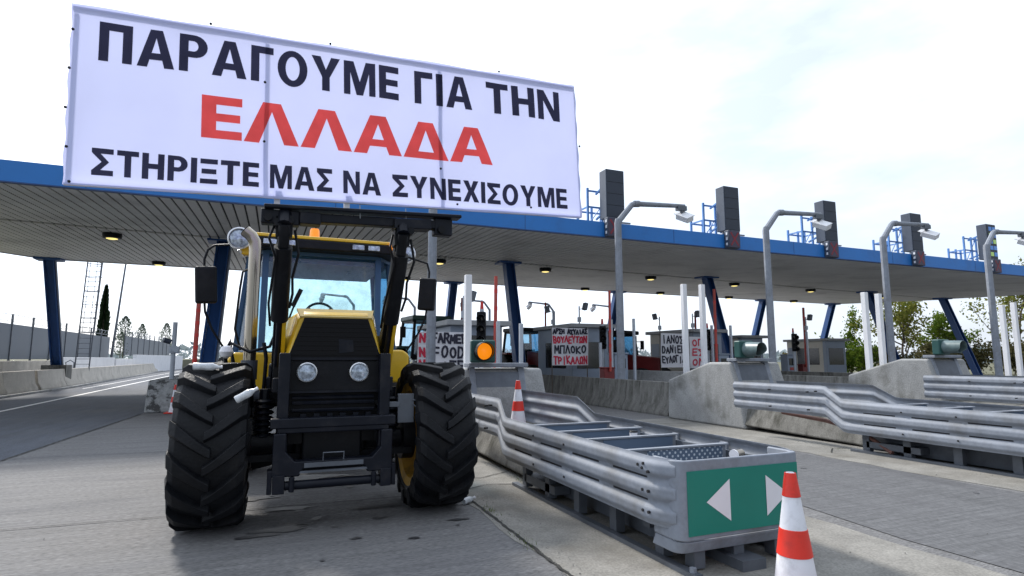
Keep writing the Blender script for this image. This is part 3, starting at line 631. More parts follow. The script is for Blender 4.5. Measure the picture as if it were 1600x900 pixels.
def bottle(name, label, loc, rz, tilt, l=.2):
    t = thing(name, label, 'bottle', loc, rz); t.rotation_euler = (0, tilt, rz)
    m = MB(); m.lathe([(.0001, -l / 2), (.03, -l / 2), (.034, -l / 2 + .01), (.032, -.02), (.034, .0), (.034, l / 2 - .06), (.014, l / 2 - .015), (.014, l / 2)], n=16); m.build('bottle_wall', 'plastic_clear', t)
    m = MB(); m.cyl((0, 0, l / 2 + .001), (0, 0, l / 2 + .018), .015, n=12); m.build('cap', 'sign_white', t)
bottle('plastic_bottle', 'white plastic bottle lying on top of the left front tyre', (-.54, 5.93, 1.475), 0, R(92), .22)
bottle('plastic_bottle', 'clear plastic bottle stuck on the inner tread of the left front tyre', (-.19, 5.53, 1.24), 0, R(60), .18)
bottle('plastic_bottle', 'crushed clear bottle on the ground beside the right front tyre', (2.03, 6.12, .04), .5, R(85), .16)

# ------------------------------------------------------------------ the yellow tractor
OX, OY = .575, 6.25
T = thing('tractor', 'muddy yellow tractor with black front loader frame holding up the banner', 'tractor', (OX, OY, 0))
def wheel(parent, x, y, rad, w, rimmat, nl=16, face=1, rimr=.50):
    z = rad
    q = MB(); k = rimr * rad / .75
    q.lathe([(.0001, .02), (k * .35, .02), (k * .38, -.05), (k * .8, -.09), (k * .95, -.02), (k, w * .42), (k * 1.06, w * .45), (k * 1.06, -w * .45), (k * .9, -w * .42), (k * .82, -.12), (.0001, -.12)], (x, y, z), (1, 0, 0), 40)
    wo = q.build('wheel', rimmat, parent)
    m = MB(); R0 = rad - .06
    prof = [(k * 1.03, -w * .43), (k * 1.12, -w * .48), (R0 * .8, -w * .5), (R0 * .93, -w * .485), (R0 * .985, -w * .41), (R0, -w * .2), (R0 + .004, 0), (R0, w * .2), (R0 * .985, w * .41), (R0 * .93, w * .485), (R0 * .8, w * .5), (k * 1.12, w * .48), (k * 1.03, w * .43)]
    m.lathe(prof, (x, y, z), (1, 0, 0), 64)
    def pt(s, th, r): return Vector((x + s, y - r * math.cos(th), z + r * math.sin(th)))
    for i in range(nl):
        for sd_ in (-1, 1):
            th0 = 2 * PI * (i + (.5 if sd_ > 0 else 0)) / nl
            rings = []
            for j in range(7):
                u = j / 6; s = (-.03 + u * (w * .5 + .025)) * sd_
                th = th0 + (u ** 1.15) * .34
                hw = (.034 + .026 * u) / rad; hb = hw + .024 / rad
                drop = 0 if abs(s) < w * .40 else (abs(s) - w * .40) ** 1.3 * 1.3
                rt = rad - drop; rb = R0 * (1 if abs(s) < w * .3 else .975) - .015 - drop * 1.1
                if j == 6: rt = rad - drop - .012
                rings.append([pt(s, th - hb, rb), pt(s, th - hw, rt), pt(s, th + hw, rt), pt(s, th + hb, rb)])
            # shoulder tail running down the sidewall
            s = (w * .5 + .004) * sd_; th = th0 + .39
            rings.append([pt(s, th - hb * .8, R0 * .80), pt(s + .012 * sd_, th - hw * .6, R0 * .84), pt(s + .012 * sd_, th + hw * .6, R0 * .84), pt(s, th + hb * .8, R0 * .80)])
            m._solid(rings)
    m.build('tyre', 'rubber', wo, smooth=.5, bevel=.007, seg=1)
    return wo
wheel(T, -1.04, 0, .755, .60, 'rim_yellow', face=1)
wheel(T, 1.07, 0, .755, .60, 'rim_yellow')
wheel(T, -.98, 3.0, .80, .58, 'rim_yellow'); wheel(T, .98, 3.0, .80, .58, 'rim_yellow')
# chassis, axle, engine bay
m = MB(); m.box(-.34, .34, -.2, 3.4, .62, 1.15); m.box(-.28, .28, -.35, .3, .55, .9); m.build('chassis', 'black', T, bevel=.03)
m = MB(); m.cyl((-.86, 0, .72), (.86, 0, .72), .10, n=14); m.cyl((-.84, 0, .74), (-.72, 0, .74), .24, n=20); m.cyl((.72, 0, .74), (.84, 0, .74), .24, n=20); m.beam((-.8, -.22, .62), (.8, -.22, .62), .06, .06); m.beam((-.7, .1, .52), (-.3, .0, .62), .08, .1); m.build('front_axle', 'black', T)
m = MB()
for k in range(7): m.lathe([(.075, 0), (.095, .02), (.075, .04)], (-.62, .02, .78 + k * .055), (0, 0, 1), 14)
m.cyl((-.62, .02, .7), (-.62, .02, 1.25), .05, n=10)
m.build('suspension_spring', 'black_steel', T); m = MB()
for k in range(7): m.lathe([(.075, 0), (.095, .02), (.075, .04)], (.62, .02, .78 + k * .055), (0, 0, 1), 14)
m.cyl((.62, .02, .7), (.62, .02, 1.25), .05, n=10)
m.build('suspension_spring', 'black_steel', T)
# hood
hf = -.36
def hoodring(y, zt, a, b, zb): return [(-b, y, zb), (-a, y, zt - .05), (-a + .06, y, zt), (a - .06, y, zt), (a, y, zt - .05), (b, y, zb)]
m = MB(); m._solid([hoodring(hf, 1.97, .355, .50, 1.22), hoodring(hf + .10, 2.03, .375, .52, 1.22), hoodring(1.75, 2.06, .46, .60, 1.22)]); hd = m.build('hood', 'yellow', T, bevel=.02)
m = MB(); m.prism([(-.30, 1.94), (.30, 1.94), (.455, 1.50), (-.455, 1.50)], 'y', hf - .012, hf + .02); gr = m.build('grille', 'grille', hd)
m = MB()
for k in range(9): z = 1.54 + k * .044; hw = .295 + (1.94 - z) / .44 * .155 - .012; m.box(-hw, hw, hf - .019, hf - .011, z, z + .014)
m.build('grille_slat', 'grille', hd)
m = MB(); m.face([(.03, hf - .021, 1.60), (.17, hf - .021, 1.615), (.16, hf - .021, 1.73), (.02, hf - .021, 1.74)]); m.build('badge_plate', 'black_steel', hd)
m = MB(); m._solid([[(-.34, hf - .01, 1.955), (.34, hf - .01, 1.955), (.37, hf + .10, 2.036), (-.37, hf + .10, 2.036)], [(-.34, hf - .004, 1.94), (.34, hf - .004, 1.94), (.37, hf + .12, 2.02), (-.37, hf + .12, 2.02)]]); m.build('hood_lip', 'hood_lip', hd)
m = MB(); m.box(.5, .56, -.1, 1.6, 1.3, 1.8); m.box(-.56, -.5, -.1, 1.6, 1.3, 1.8); m.build('side_grille', 'black', T, bevel=.01)
# nose plate and lamps
m = MB(); m.box(-.47, .47, hf - .03, hf + .1, 1.22, 1.53); m.build('nose_plate', 'black', T, bevel=.015)
m = MB(); m.box(-.44, .44, hf - .045, hf - .031, 1.535, 1.56); m.box(-.42, .42, hf - .05, hf - .02, 1.225, 1.245); m.build('trim_strip', 'black_steel', T)
for x in (-.26, .222):
    m = MB(); m.lathe([(.078, 0), (.092, 0), (.092, .045), (.084, .05), (.078, .03)], (x, hf - .03, 1.42), (0, -1, 0), 28); h = m.build('headlight', 'lamp_rim', T)
    m = MB(); m.lathe([(.0001, .052), (.05, .046), (.079, .03), (.079, .02), (.0001, .02)], (x, hf - .03, 1.42), (0, -1, 0), 28); m.build('headlight_lens', 'lamp_glass', h)
# radiator and hydraulics seen under the plate
m = MB(); m.box(-.40, .40, hf + .03, hf + .2, .75, 1.215); m.build('radiator', 'grille', T)
m = MB(); rnd = random.Random(3)
for z in (.98, 1.06, 1.13, 1.18): m.tube([(-.38, hf, z), (.38, hf - .01, z)], .018, n=6)
for k in range(6): x = -.3 + k * .12; m.box(x, x + .05, hf - .03, hf + .03, .88 + rnd.uniform(0, .06), 1.03)
m.build('hydraulic_pipe', 'black_steel', T)
# front frame of the loader
m = MB()
for s in (-1, 1):
    m.beam((s * .46, -.46, .60), (s * .46, -.46, 1.60), .10, .12)
    m.beam((s * .52, -.42, 1.30), (s * .53, .3, 1.28), .07, .14)
m.beam((-.56, -.52, .965), (.56, -.52, .965), .12, .09); m.beam((-.50, -.52, .90), (.50, -.52, .90), .10, .05)
m.build('loader_frame', 'black_steel', T, bevel=.012)
m = MB()
m.prism([(-.53, .88), (-.42, .88), (-.42, .72), (-.34, .63), (.34, .63), (.42, .72), (.42, .88), (.53, .88), (.53, .50), (.3, .50), (.27, .56), (-.27, .56), (-.3, .50), (-.53, .50)], 'y', -.60, -.46)
m.build('front_hitch', 'black_steel', T, bevel=.012)
m = MB(); m.box(-.26, .26, -.615, -.601, .575, .615); m.tube([(-.1, -.615, .63), (-.1, -.63, .70), (.08, -.63, .70), (.08, -.615, .63)], .007, n=6); m.box(-.3, .3, -.60, -.5, .525, .545); m.build('hitch_plate', 'galv_dark', T)
m = MB(); m.cyl((-.42, -.56, .42), (.42, -.56, .42), .04, n=14)
for s in (-1, 1): m.box(s * .47 - .05, s * .47 + .05, -.62, -.48, .36, .52); m.cyl((s * .36, -.6, .37), (s * .36, -.6, .5), .025, n=8); m.box(s * .545 - .02, s * .545 + .02, -.6, -.44, .36, .56)
m.build('hitch_bar', 'black_steel', T, bevel=.006)
m = MB(); m.box(.60, .76, -.47, -.42, .92, 1.20); m.beam((.5, -.45, 1.1), (.62, -.45, 1.1), .05, .05); m.tube([(.74, -.48, 1.1), (.8, -.5, 1.06), (.82, -.5, .98)], .008, n=6); m.tube([(.74, -.48, 1.14), (.84, -.5, 1.13)], .008, n=6); m.build('valve_block', 'galv_dark', T, bevel=.008)
# arms
for s, nm in ((-1, 'l'), (1, 'r')):
    x = s * .525
    m = MB(); m.beam((x, .30, 1.18), (x, -.80, 2.82), .11, .15, w1=.085, h1=.12); m.box(x - .09, x + .09, .16, .44, 1.10, 1.36); a = m.build('loader_arm', 'black_steel', T, bevel=.012)
    def on(tt, off): d = Vector((0, -1.10, 1.64)); n_ = Vector((0, -1.64, -1.10)).normalized(); return Vector((x, .30, 1.18)) + d * tt + n_ * off
    m = MB(); m.cyl(on(.50, .15), on(.88, .15), .078, n=18); m.cyl(on(.88, .15), on(.985, .13), .05, n=12); m.box(x - .07, x + .07, -.86, -.70, 2.62, 2.80); m.build('hydraulic_cylinder', 'black', a)
    m = MB(); m.cyl(on(.18, .15), on(.50, .15), .026, n=12); m.build('piston_rod', 'black_steel', a)
    m = MB(); xi = x + .055; m.beam(on(.22, .155) + Vector((.045, 0, 0)), on(.5, .155) + Vector((.045, 0, 0)), .035, .05); m.build('yellow_stripe', 'yellow', a)
    m = MB(); m.tube([on(.95, .08) + Vector((.09, 0, 0)), on(.86, .2) + Vector((.13, 0, 0)), on(.74, .2) + Vector((.09, 0, 0)), on(.66, .22) + Vector((.10, 0, 0)), on(.58, .2) + Vector((.08, 0, 0))], .012, n=6)
    m.tube([on(.96, .05) + Vector((-.08, 0, 0)), on(.93, .2) + Vector((-.12, 0, 0)), on(.84, .22) + Vector((-.06, 0, 0)), on(.6, .2) + Vector((-.10, 0, 0)), on(.45, .1) + Vector((-.08, 0, 0))], .011, n=6); m.build('hose', 'black', a)
    m = MB(); m.tube([on(.985, .13), on(1.02, .0)], .06, n=10); m.build('pivot_pin', 'black_steel', a)
m = MB(); m.beam((-.72, -.80, 2.80), (1.02, -.80, 2.86), .11, .085); m.beam((-.70, -.84, 2.875), (1.10, -.84, 2.945), .15, .035)
m.box(-.72, -.40, -.86, -.74, 2.73, 2.86); m.box(.84, 1.02, -.86, -.74, 2.75, 2.92)
m.beam((-.40, -.82, 2.80), (-.22, -.82, 2.80), .14, .11); m.beam((.44, -.82, 2.82), (.80, -.82, 2.84), .16, .10); m.build('loader_crossbar', 'black_steel', T, bevel=.012)
m = MB()
for k, (x, z) in enumerate(((-.66, 2.74), (-.58, 2.70), (-.48, 2.73), (.50, 2.74), (.6, 2.72), (.9, 2.76))):
    m = MB(); m.cyl((x, -.90, z + .04), (x, -.70, z + .04), .035, n=10); m.build('hitch_hook', 'black', T)
m = MB()
for x in (.12, .55): m.tube([(x, -.86, 2.98), (x + .004, -.88, 2.84)], .004, n=5)
m.build('tie_wire', 'wire', T)
# exhaust
m = MB(); X, Y = -.80, .75
m.tube([(X, Y, 1.50), (X, Y, 2.75), (X - .01, Y, 2.85), (X - .05, Y, 2.92), (X - .115, Y, 2.97)], .066, n=20, caps=False); m.tube([(X - .118, Y, 2.972), (X - .02, Y, 2.89)], .060, n=20); ex = m.build('exhaust_stack', 'chrome', T)
m = MB(); m.cyl((X, Y, 1.32), (X, Y, 1.53), .085, n=18); m.tube([(X, Y, 1.34), (X + .01, Y, 1.24), (X + .08, Y, 1.14), (X + .26, Y, 1.1)], .07, n=14); m.build('exhaust_elbow', 'galv_dark', ex)
m = MB(); m.lathe([(.0001, .006), (.058, .006), (.058, 0), (.0001, 0)], (X - .119, Y, 2.975), (-.8, 0, .6), 20); m.build('exhaust_mouth', 'hole', ex)
m = MB(); m.tube([(X - .25, Y, 1.6), (X - .2, Y - .05, 1.72), (X, Y - .12, 1.62), (X + .2, Y - .1, 1.68), (X + .28, Y - .1, 1.9)], .018, n=8); m.tube([(X - .2, Y, 1.3), (X - .24, Y, 1.55), (X - .20, Y, 1.75), (X - .16, Y, 1.5), (X - .14, Y, 1.25)], .022, n=8); m.tube([(X + .16, Y - .1, 1.2), (X + .17, Y - .12, 1.55), (X + .14, Y - .1, 1.72)], .02, n=8); m.build('hose', 'black', T)
# lower yellow bodywork
m = MB(); m.prism([(-1.08, 1.10), (-.50, 1.10), (-.5, 1.62), (-1.0, 1.62), (-1.08, 1.5)], 'y', 1.3, 2.1); m.build('side_tank', 'yellow', T, bevel=.03, seg=3); m = MB(); m.prism([(.52, 1.24), (1.0, 1.24), (1.08, 1.36), (1.08, 1.60), (1.0, 1.66), (.52, 1.66)], 'y', 1.25, 2.1); m.build('side_tank', 'yellow', T, bevel=.03, seg=3)
m = MB(); m.box(-.9, .9, 1.5, 3.4, 1.05, 1.55); m.box(-.6, -.36, .3, 1.3, 1.05, 1.5); m.build('cab_floor', 'black', T, bevel=.03)
# cab
zb, zt = 1.60, 2.905
fr = [(-.70, 1.50), (.70, 1.50)]; bt = [(-1.02, 2.0), (-.70, 1.50), (.70, 1.50), (1.02, 2.0), (1.02, 3.35), (-1.02, 3.35)]; tp = [(-.90, 1.95), (-.70, 1.60), (.70, 1.60), (.90, 1.95), (.90, 3.3), (-.90, 3.3)]
cab = MB()
pil = [.06, .075, .075, .06, .09, .09]
for (bx, by), (tx, ty), w_ in zip(bt, tp, pil): cab.beam((bx, by, zb), (tx, ty, zt), w_, w_)
for rg, z in ((bt, zb), (tp, zt)):
    for i in range(6):
        a, b = rg[i], rg[(i + 1) % 6]; cab.beam((a[0], a[1], z), (b[0], b[1], z), .07, .07)
cabo = cab.build('cab_frame', 'cab_blue', T)
for i, mt in ((0, 'tint_blue'), (1, 'tint'), (2, 'tint_blue'), (3, 'tint_blue'), (4, 'tint'), (5, 'tint_blue')):
    a, b, c, d = bt[i], bt[(i + 1) % 6], tp[(i + 1) % 6], tp[i]
    m = MB(); m.face([(a[0], a[1], zb), (b[0], b[1], zb), (c[0], c[1], zt), (d[0], d[1], zt)]); m.build('windscreen' if i == 1 else 'window', mt, cabo)
m = MB(); m._solid([[(x * 1.06, 1.32 if y < 1.9 else y, z) for x, y in [(-.86, 1.5), (.86, 1.5), (.92, 1.95), (.92, 3.4), (-.92, 3.4), (-.92, 1.95)]] for z in (2.915, 3.04)]); m.build('roof_visor', 'black', T, bevel=.02)
m = MB(); m._solid([[(x * sx, y if y > 1.9 else y - .17, z) for x, y in [(-.90, 1.5), (.90, 1.5), (.97, 1.95), (.97, 3.45), (-.97, 3.45), (-.97, 1.95)]] for z, sx in ((3.042, 1.03), (3.065, 1.03), (3.085, .96))]); rf = m.build('cab_roof', 'yellow', T, bevel=.015)
m = MB(); m.box(-.98, -.86, 1.4, 1.6, 2.81, 2.99); m.box(.90, 1.0, 1.42, 1.6, 2.83, 2.97); m.build('roof_corner', 'yellow', T, bevel=.02)
m = MB(); m.box(-.8, .8, 1.7, 3.3, 2.79, 2.905); m.build('headlining', 'cab_blue', T)
for x in (-.66, -.44, .40, .60):
    m = MB(); m.box(x - .075, x + .075, 1.295, 1.325, 2.945, 3.01); m.build('work_light', 'lamp_glass', T, bevel=.008)
m = MB(); m.lathe([(.075, 0), (.075, .02), (.066, .03), (.06, .17), (.05, .19), (.0001, .19)], (-.12, 1.75, 3.08), n=20); m.build('beacon', 'orange', rf)
for x, z, y in ((-1.0, 2.99, 1.35), (1.05, 2.97, 1.5)):
    m = MB(); m.lathe([(.118, .0), (.135, .0), (.135, .05), (.118, .055)], (x, y, z), (0, -1, 0), 28); m.lathe([(.0001, -.14), (.06, -.13), (.12, -.03), (.125, .0), (.0001, 0)], (x, y, z), (0, -1, 0), 28); m.tube([(x, y + .05, z - .12), (x * .96, y + .1, z - .2), (x * .9, y + .15, z - .16)], .02, n=8); lo = m.build('round_lamp', 'lamp_rim', T)
    m = MB(); m.lathe([(.0001, .055), (.07, .048), (.119, .03), (.119, .005), (.0001, .005)], (x, y, z), (0, -1, 0), 28); m.build('lamp_lens', 'lamp_glass', lo)
m = MB(); m.lathe([(.0001, .06), (.06, .05), (.085, 0), (.0001, 0)], (.88, 1.3, 3.03), (0, -1, 0), 20); m.build('indicator', 'orange', T)
for s in (-1, 1):
    xo = 1.33 * s; z0 = 2.41; y = 1.35
    m = MB(); rot = Matrix.Rotation(R(10 if s < 0 else -32), 4, 'Z') @ Matrix.Rotation(R(4 * s), 4, 'Y')
    m.obox((xo, y, z0), (.23, .10, .44), rot); mi = m.build('mirror', 'black', T, bevel=.03, seg=3)
    m = MB(); m.tube([(.92 * s, 1.5, 2.88), (1.02 * s, 1.42, 2.93), (1.27 * s, y + .06, 2.86 if s > 0 else 2.90), (1.34 * s, y + .06, 2.84), (1.37 * s, y + .06, 2.72), (xo + .02 * s, y + .06, 2.3), (xo + .0 * s, y + .08, 2.1), (1.25 * s, y + .1, 1.9), (1.08 * s, 1.5, 1.62), (.98 * s, 1.6, 1.6)], .014, n=8); m.build('mirror_arm', 'black', mi)
m = MB(); m.tube([(-.93, 1.48, 1.65), (-1.0, 1.45, 1.9), (-.97, 1.45, 2.4), (-.95, 1.45, 2.6), (-.90, 1.5, 2.64)], .014, n=8); m.build('grab_rail', 'black', T)
# inside the cab
m = MB(); m.tube([(.0 + .19 * math.cos(a), 1.98 + .06 * math.sin(a), 2.13 + .17 * math.sin(a)) for a in [2 * PI * i / 24 for i in range(25)]], .018, n=8); m.tube([(0, 2.08, 1.75), (0, 1.99, 2.12)], .03, n=8)
for a in (R(35), R(145), R(270)): m.tube([(0, 1.99, 2.12), (.18 * math.cos(a), 1.98 + .06 * math.sin(a), 2.13 + .165 * math.sin(a))], .018, n=6)
m.build('steering_wheel', 'black', T)
m = MB(); m.box(-.35, .35, 1.75, 2.05, 1.55, 1.86); m.build('dashboard', 'black', T, bevel=.05)
m = MB(); m.box(-.26, .26, 2.6, 3.05, 1.55, 1.92); m.box(-.22, .22, 2.98, 3.1, 1.9, 2.3); m.build('seat', 'black', T, bevel=.06)
m = MB(); m.tube([(-.50, 1.47, 1.72), (-.30, 1.5, 2.35)], .012, n=6); m.beam((-.27, 1.49, 2.42), (-.36, 1.47, 2.20), .03, .05); m.tube([(.66, 1.47, 1.95), (.4, 1.46, 1.88)], .01, n=6); m.build('wiper', 'black', T)
m = MB(); m.lathe([(.0001, -.07), (.05, -.05), (.07, 0), (.05, .05), (.0001, .07)], (-1.02, .55, 1.62), n=16); m.build('white_knob', 'sign_white', T)

# ------------------------------------------------------------------ lettering
def arc(cx, cy, rx, ry, a0, a1, n=10): return [(cx + rx * math.cos(R(a0 + (a1 - a0) * i / n)), cy + ry * math.sin(R(a0 + (a1 - a0) * i / n))) for i in range(n + 1)]
s_, t_ = .23, .20
def glyph(c):
    s, t = s_, t_
    if c == 'Π': w = .78; return w, [([(0, 0), (0, 1), (w, 1), (w, 0), (w - s, 0), (w - s, 1 - t), (s, 1 - t), (s, 0)], [])]
    if c in 'ΑΛΔ':
        w = .92; a = .15; b = .25; h = .78
        def xi(y): return b + (w / 2 - b) * y / h
        if c == 'Λ': return w, [([(0, 0), (w / 2 - a, 1), (w / 2 + a, 1), (w, 0), (w - b, 0), (w / 2, h), (b, 0)], [])]
        if c == 'Δ': return w, [([(0, 0), (w / 2 - a, 1), (w / 2 + a, 1), (w, 0)], [[(xi(.19) , .19), (w - xi(.19), .19), (w / 2, h)]])]
        return w, [([(0, 0), (w / 2 - a, 1), (w / 2 + a, 1), (w, 0), (w - b, 0), (w - xi(.2), .2), (xi(.2), .2), (b, 0)], [[(xi(.38), .38), (w - xi(.38), .38), (w / 2, h)]])]
    if c == 'Ρ':
        w = .72; ry = .31
        return w, [([(0, 0), (0, 1), (.38, 1)] + arc(.38, 1 - ry, w - .38, ry, 80, -80) + [(.38, 1 - 2 * ry), (s, 1 - 2 * ry), (s, 0)], [[(s, 1 - 2 * ry + .17), (s, .83), (.36, .83)] + arc(.36, 1 - ry, .12, .14, 80, -80, 6) + [(.36, 1 - 2 * ry + .17)]])]
    if c == 'Γ': w = .62; return w, [([(0, 0), (0, 1), (w, 1), (w, 1 - t), (s, 1 - t), (s, 0)], [])]
    if c == 'Ο': w = .86; return w, [(arc(w / 2, .5, w / 2, .52, 0, 345, 30), [arc(w / 2, .5, w / 2 - s, .34, 0, 345, 30)])]
    if c == 'Υ': w = .86; k = .115; return w, [([(w / 2 - k, 0), (w / 2 - k, .40), (0, 1), (.27, 1), (w / 2, .62), (w - .27, 1), (w, 1), (w / 2 + k, .40), (w / 2 + k, 0)], [])]
    if c == 'Μ': w = .98; q = .2; return w, [([(0, 0), (0, 1), (.3, 1), (w / 2, .40), (w - .3, 1), (w, 1), (w, 0), (w - q, 0), (w - q, .66), (w / 2 + .1, 0), (w / 2 - .1, 0), (q, .66), (q, 0)], [])]
    if c == 'Ε': w = .64; return w, [([(0, 0), (0, 1), (w, 1), (w, 1 - t), (s, 1 - t), (s, .5 + .095), (w - .03, .595), (w - .03, .405), (s, .405), (s, t), (w, t), (w, 0)], [])]
    if c == 'Ι': return s, [([(0, 0), (0, 1), (s, 1), (s, 0)], [])]
    if c == 'Τ': w = .74; k = s / 2; return w, [([(w / 2 - k, 0), (w / 2 - k, 1 - t), (0, 1 - t), (0, 1), (w, 1), (w, 1 - t), (w / 2 + k, 1 - t), (w / 2 + k, 0)], [])]
    if c == 'Η': w = .78; return w, [([(0, 0), (0, 1), (s, 1), (s, .6), (w - s, .6), (w - s, 1), (w, 1), (w, 0), (w - s, 0), (w - s, .4), (s, .4), (s, 0)], [])]
    if c == 'Ν': w = .80; return w, [([(0, 0), (0, 1), (.24, 1), (w - .21, .36), (w - .21, 1), (w, 1), (w, 0), (w - .24, 0), (.21, .64), (.21, 0)], [])]
    if c == 'Σ': w = .72; return w, [([(0, 0), (0, .17), (.33, .5), (0, .83), (0, 1), (w, 1), (w, 1 - t), (.30, 1 - t), (.58, .5), (.30, t), (w, t), (w, 0)], [])]
    if c == 'Ξ': w = .66; return w, [([(0, 0), (0, t), (w, t), (w, 0)], []), ([(.05, .4), (.05, .6), (w - .05, .6), (w - .05, .4)], []), ([(0, 1 - t), (0, 1), (w, 1), (w, 1 - t)], [])]
    if c == 'Χ': w = .84; k = .27; return w, [([(0, 0), (w / 2 - .15, .51), (.02, 1), (.02 + k, 1), (w / 2, .68), (w - .02 - k, 1), (w - .02, 1), (w / 2 + .15, .51), (w, 0), (w - k, 0), (w / 2, .33), (k, 0)], [])]
BW, BH = 4.615, 1.515
def ripple(u, v):
    e = max(0, min(1, min(u, BW - u, v, BH - v) / .12))
    return .03 * e * (noise.noise(Vector((u * .9, v * 1.3, 2.0))) + .5 * noise.noise(Vector((u * 2.6, v * 1.1, 7.0))))
ban = thing('protest_banner', 'huge white banner with black and red Greek lettering raised above the yellow tractor', 'banner', (-1.57, 5.36, 2.895))
ban.rotation_euler = (R(-1.0), -R(2.1), 0)
m = MB(); nu, nv = 96, 34
vs = [[m.bm.verts.new((BW * i / nu + (.006 * math.sin(j * .9) if i in (0, nu) else 0), ripple(BW * i / nu, BH * j / nv), BH * j / nv + (.006 * math.sin(i * .33) if j in (0, nv) else 0))) for i in range(nu + 1)] for j in range(nv + 1)]
for j in range(nv):
    for i in range(nu): m.bm.faces.new((vs[j][i], vs[j][i + 1], vs[j + 1][i + 1], vs[j + 1][i]))
m.build('fabric', 'sheet', ban)
m = MB()
for z in (.018, BH - .018): m.beam((0, .03, z), (BW, .03, z), .03, .028)
for x in (.018, 1.44, 3.04, BW - .018): m.beam((x, .055, .04), (x, .055, BH - .04), .03, .028)
m.beam((2.15, .06, -.08), (2.15, .06, .1), .05, .05); m.beam((1.55, .06, -.1), (1.55, .06, .1), .05, .05)
m.build('frame', 'sign_white', ban)
for x, z in [(0.02, .3), (.0, .62), (.01, .95), (.02, 1.28), (1.44, 1.05), (1.44, .5), (3.04, 1.16), (3.04, .40), (1.0, BH + .005), (2.0, BH + .003), (3.7, BH + .004), (4.0, .07), (3.2, .05), (BW + .005, .8), (.05, .02)]: 
    m = MB(); m.lathe([(.0001, .012), (.010, .008), (.012, 0)], (x, -.024, z), (0, -1, 0), 8); m.build('screw', 'hole', ban)
def line(words, v0, v1, mat, nm):
    m = MB(); H = v1 - v0
    for word, u0, u1 in words:
        u0 = .045 + u0 * .983; u1 = .045 + u1 * .983
        gl = [glyph(c) for c in word]; gap = .07 if mat == 'ink_red' else .115; 
        if mat == 'ink_red': gap = .03
        wn = sum(g[0] for g in gl) + gap * (len(gl) - 1); k = (u1 - u0) / wn; u = u0
        for w, parts in gl:
            for outer, holes in parts: m.poly([(u + x * k, v0 + y * H) for x, y in outer], [[(u + x * k, v0 + y * H) for x, y in h] for h in holes], lambda a, b: (a, 0, b))
            u += (w + gap) * k
    for _ in range(3):
        le = [e for e in m.bm.edges if e.calc_length() > .10]
        if not le: break
        bmesh.ops.subdivide_edges(m.bm, edges=le, cuts=1); bmesh.ops.triangulate(m.bm, faces=m.bm.faces)
    for v in m.bm.verts: v.co.y = ripple(v.co.x, v.co.z) - .006
    for f in m.bm.faces:
        f.normal_update()
        if f.normal.y > 0: f.normal_flip()
    return m.build('lettering', mat, ban, recalc=False)
line([('ΠΑΡΑΓΟΥΜΕ', .150, 2.640), ('ΓΙΑ', 2.80, 3.405), ('ΤΗΝ', 3.565, 4.43)], 1.055, 1.392, 'ink', 'a')
line([('ΕΛΛΑΔΑ', .915, 3.615)], .495, .870, 'ink_red', 'b')
line([('ΣΤΗΡΙΞΤΕ', .145, 1.380), ('ΜΑΣ', 1.470, 2.005), ('ΝΑ', 2.105, 2.455), ('ΣΥΝΕΧΙΣΟΥΜΕ', 2.565, 4.475)], .088, .308, 'ink', 'c')

# hand painted banners
O_ = [[(.5 + .42 * math.cos(a), .5 + .5 * math.sin(a)) for a in [2 * PI * i / 12 for i in range(13)]]]
B = {'Α': [[(0, 0), (.5, 1), (1, 0)], [(.2, .38), (.8, .38)]], 'Ρ': [[(0.05, 0), (.05, 1), (.7, .98), (.95, .75), (.7, .5), (.05, .45)]], 'Σ': [[(.95, 1), (.05, 1), (.55, .5), (.05, 0), (.98, 0)]], 'Η': [[(.05, 0), (.05, 1)], [(.95, 0), (.95, 1)], [(.05, .5), (.95, .5)]],
     'Υ': [[(0, 1), (.5, .45), (1, 1)], [(.5, .45), (.5, 0)]], 'Λ': [[(0, 0), (.5, 1), (1, 0)]], 'Ι': [[(.5, 0), (.5, 1)]], 'Β': [[(.05, 0), (.05, 1), (.7, .95), (.85, .75), (.6, .52), (.05, .52)], [(.6, .52), (.95, .28), (.7, .02), (.05, 0)]], 'Ο': O_, 'Ε': [[(.95, 1), (.05, 1), (.05, 0), (.95, 0)], [(.05, .5), (.8, .5)]],
     'Τ': [[(0, 1), (1, 1)], [(.5, 1), (.5, 0)]], 'Ω': [[(0, 0), (.3, .03), (.08, .5), (.25, .92), (.5, 1), (.75, .92), (.92, .5), (.7, .03), (1, 0)]], 'Ν': [[(.05, 0), (.05, 1), (.95, 0), (.95, 1)]], 'Μ': [[(0, 0), (.08, 1), (.5, .35), (.92, 1), (1, 0)]], 'Π': [[(.05, 0), (.05, 1), (.95, 1), (.95, 0)]], 'Κ': [[(.05, 0), (.05, 1)], [(.95, 1), (.08, .5), (.95, 0)]], 'Γ': [[(.1, 0), (.1, 1), (.95, 1)]],
     'F': [[(.05, 0), (.05, 1), (.95, 1)], [(.05, .52), (.8, .52)]], 'R': [[(.05, 0), (.05, 1), (.7, .98), (.95, .75), (.7, .5), (.05, .45)], [(.5, .46), (.98, 0)]], 'D': [[(.05, 0), (.05, 1), (.6, .95), (.95, .5), (.6, .04), (.05, 0)]], 'L': [[(.05, 1), (.05, 0), (.95, 0)]]}
for a, b in (('N', 'Ν'), ('O', 'Ο'), ('A', 'Α'), ('M', 'Μ'), ('E', 'Ε'), ('I', 'Ι')): B[a] = B[b]
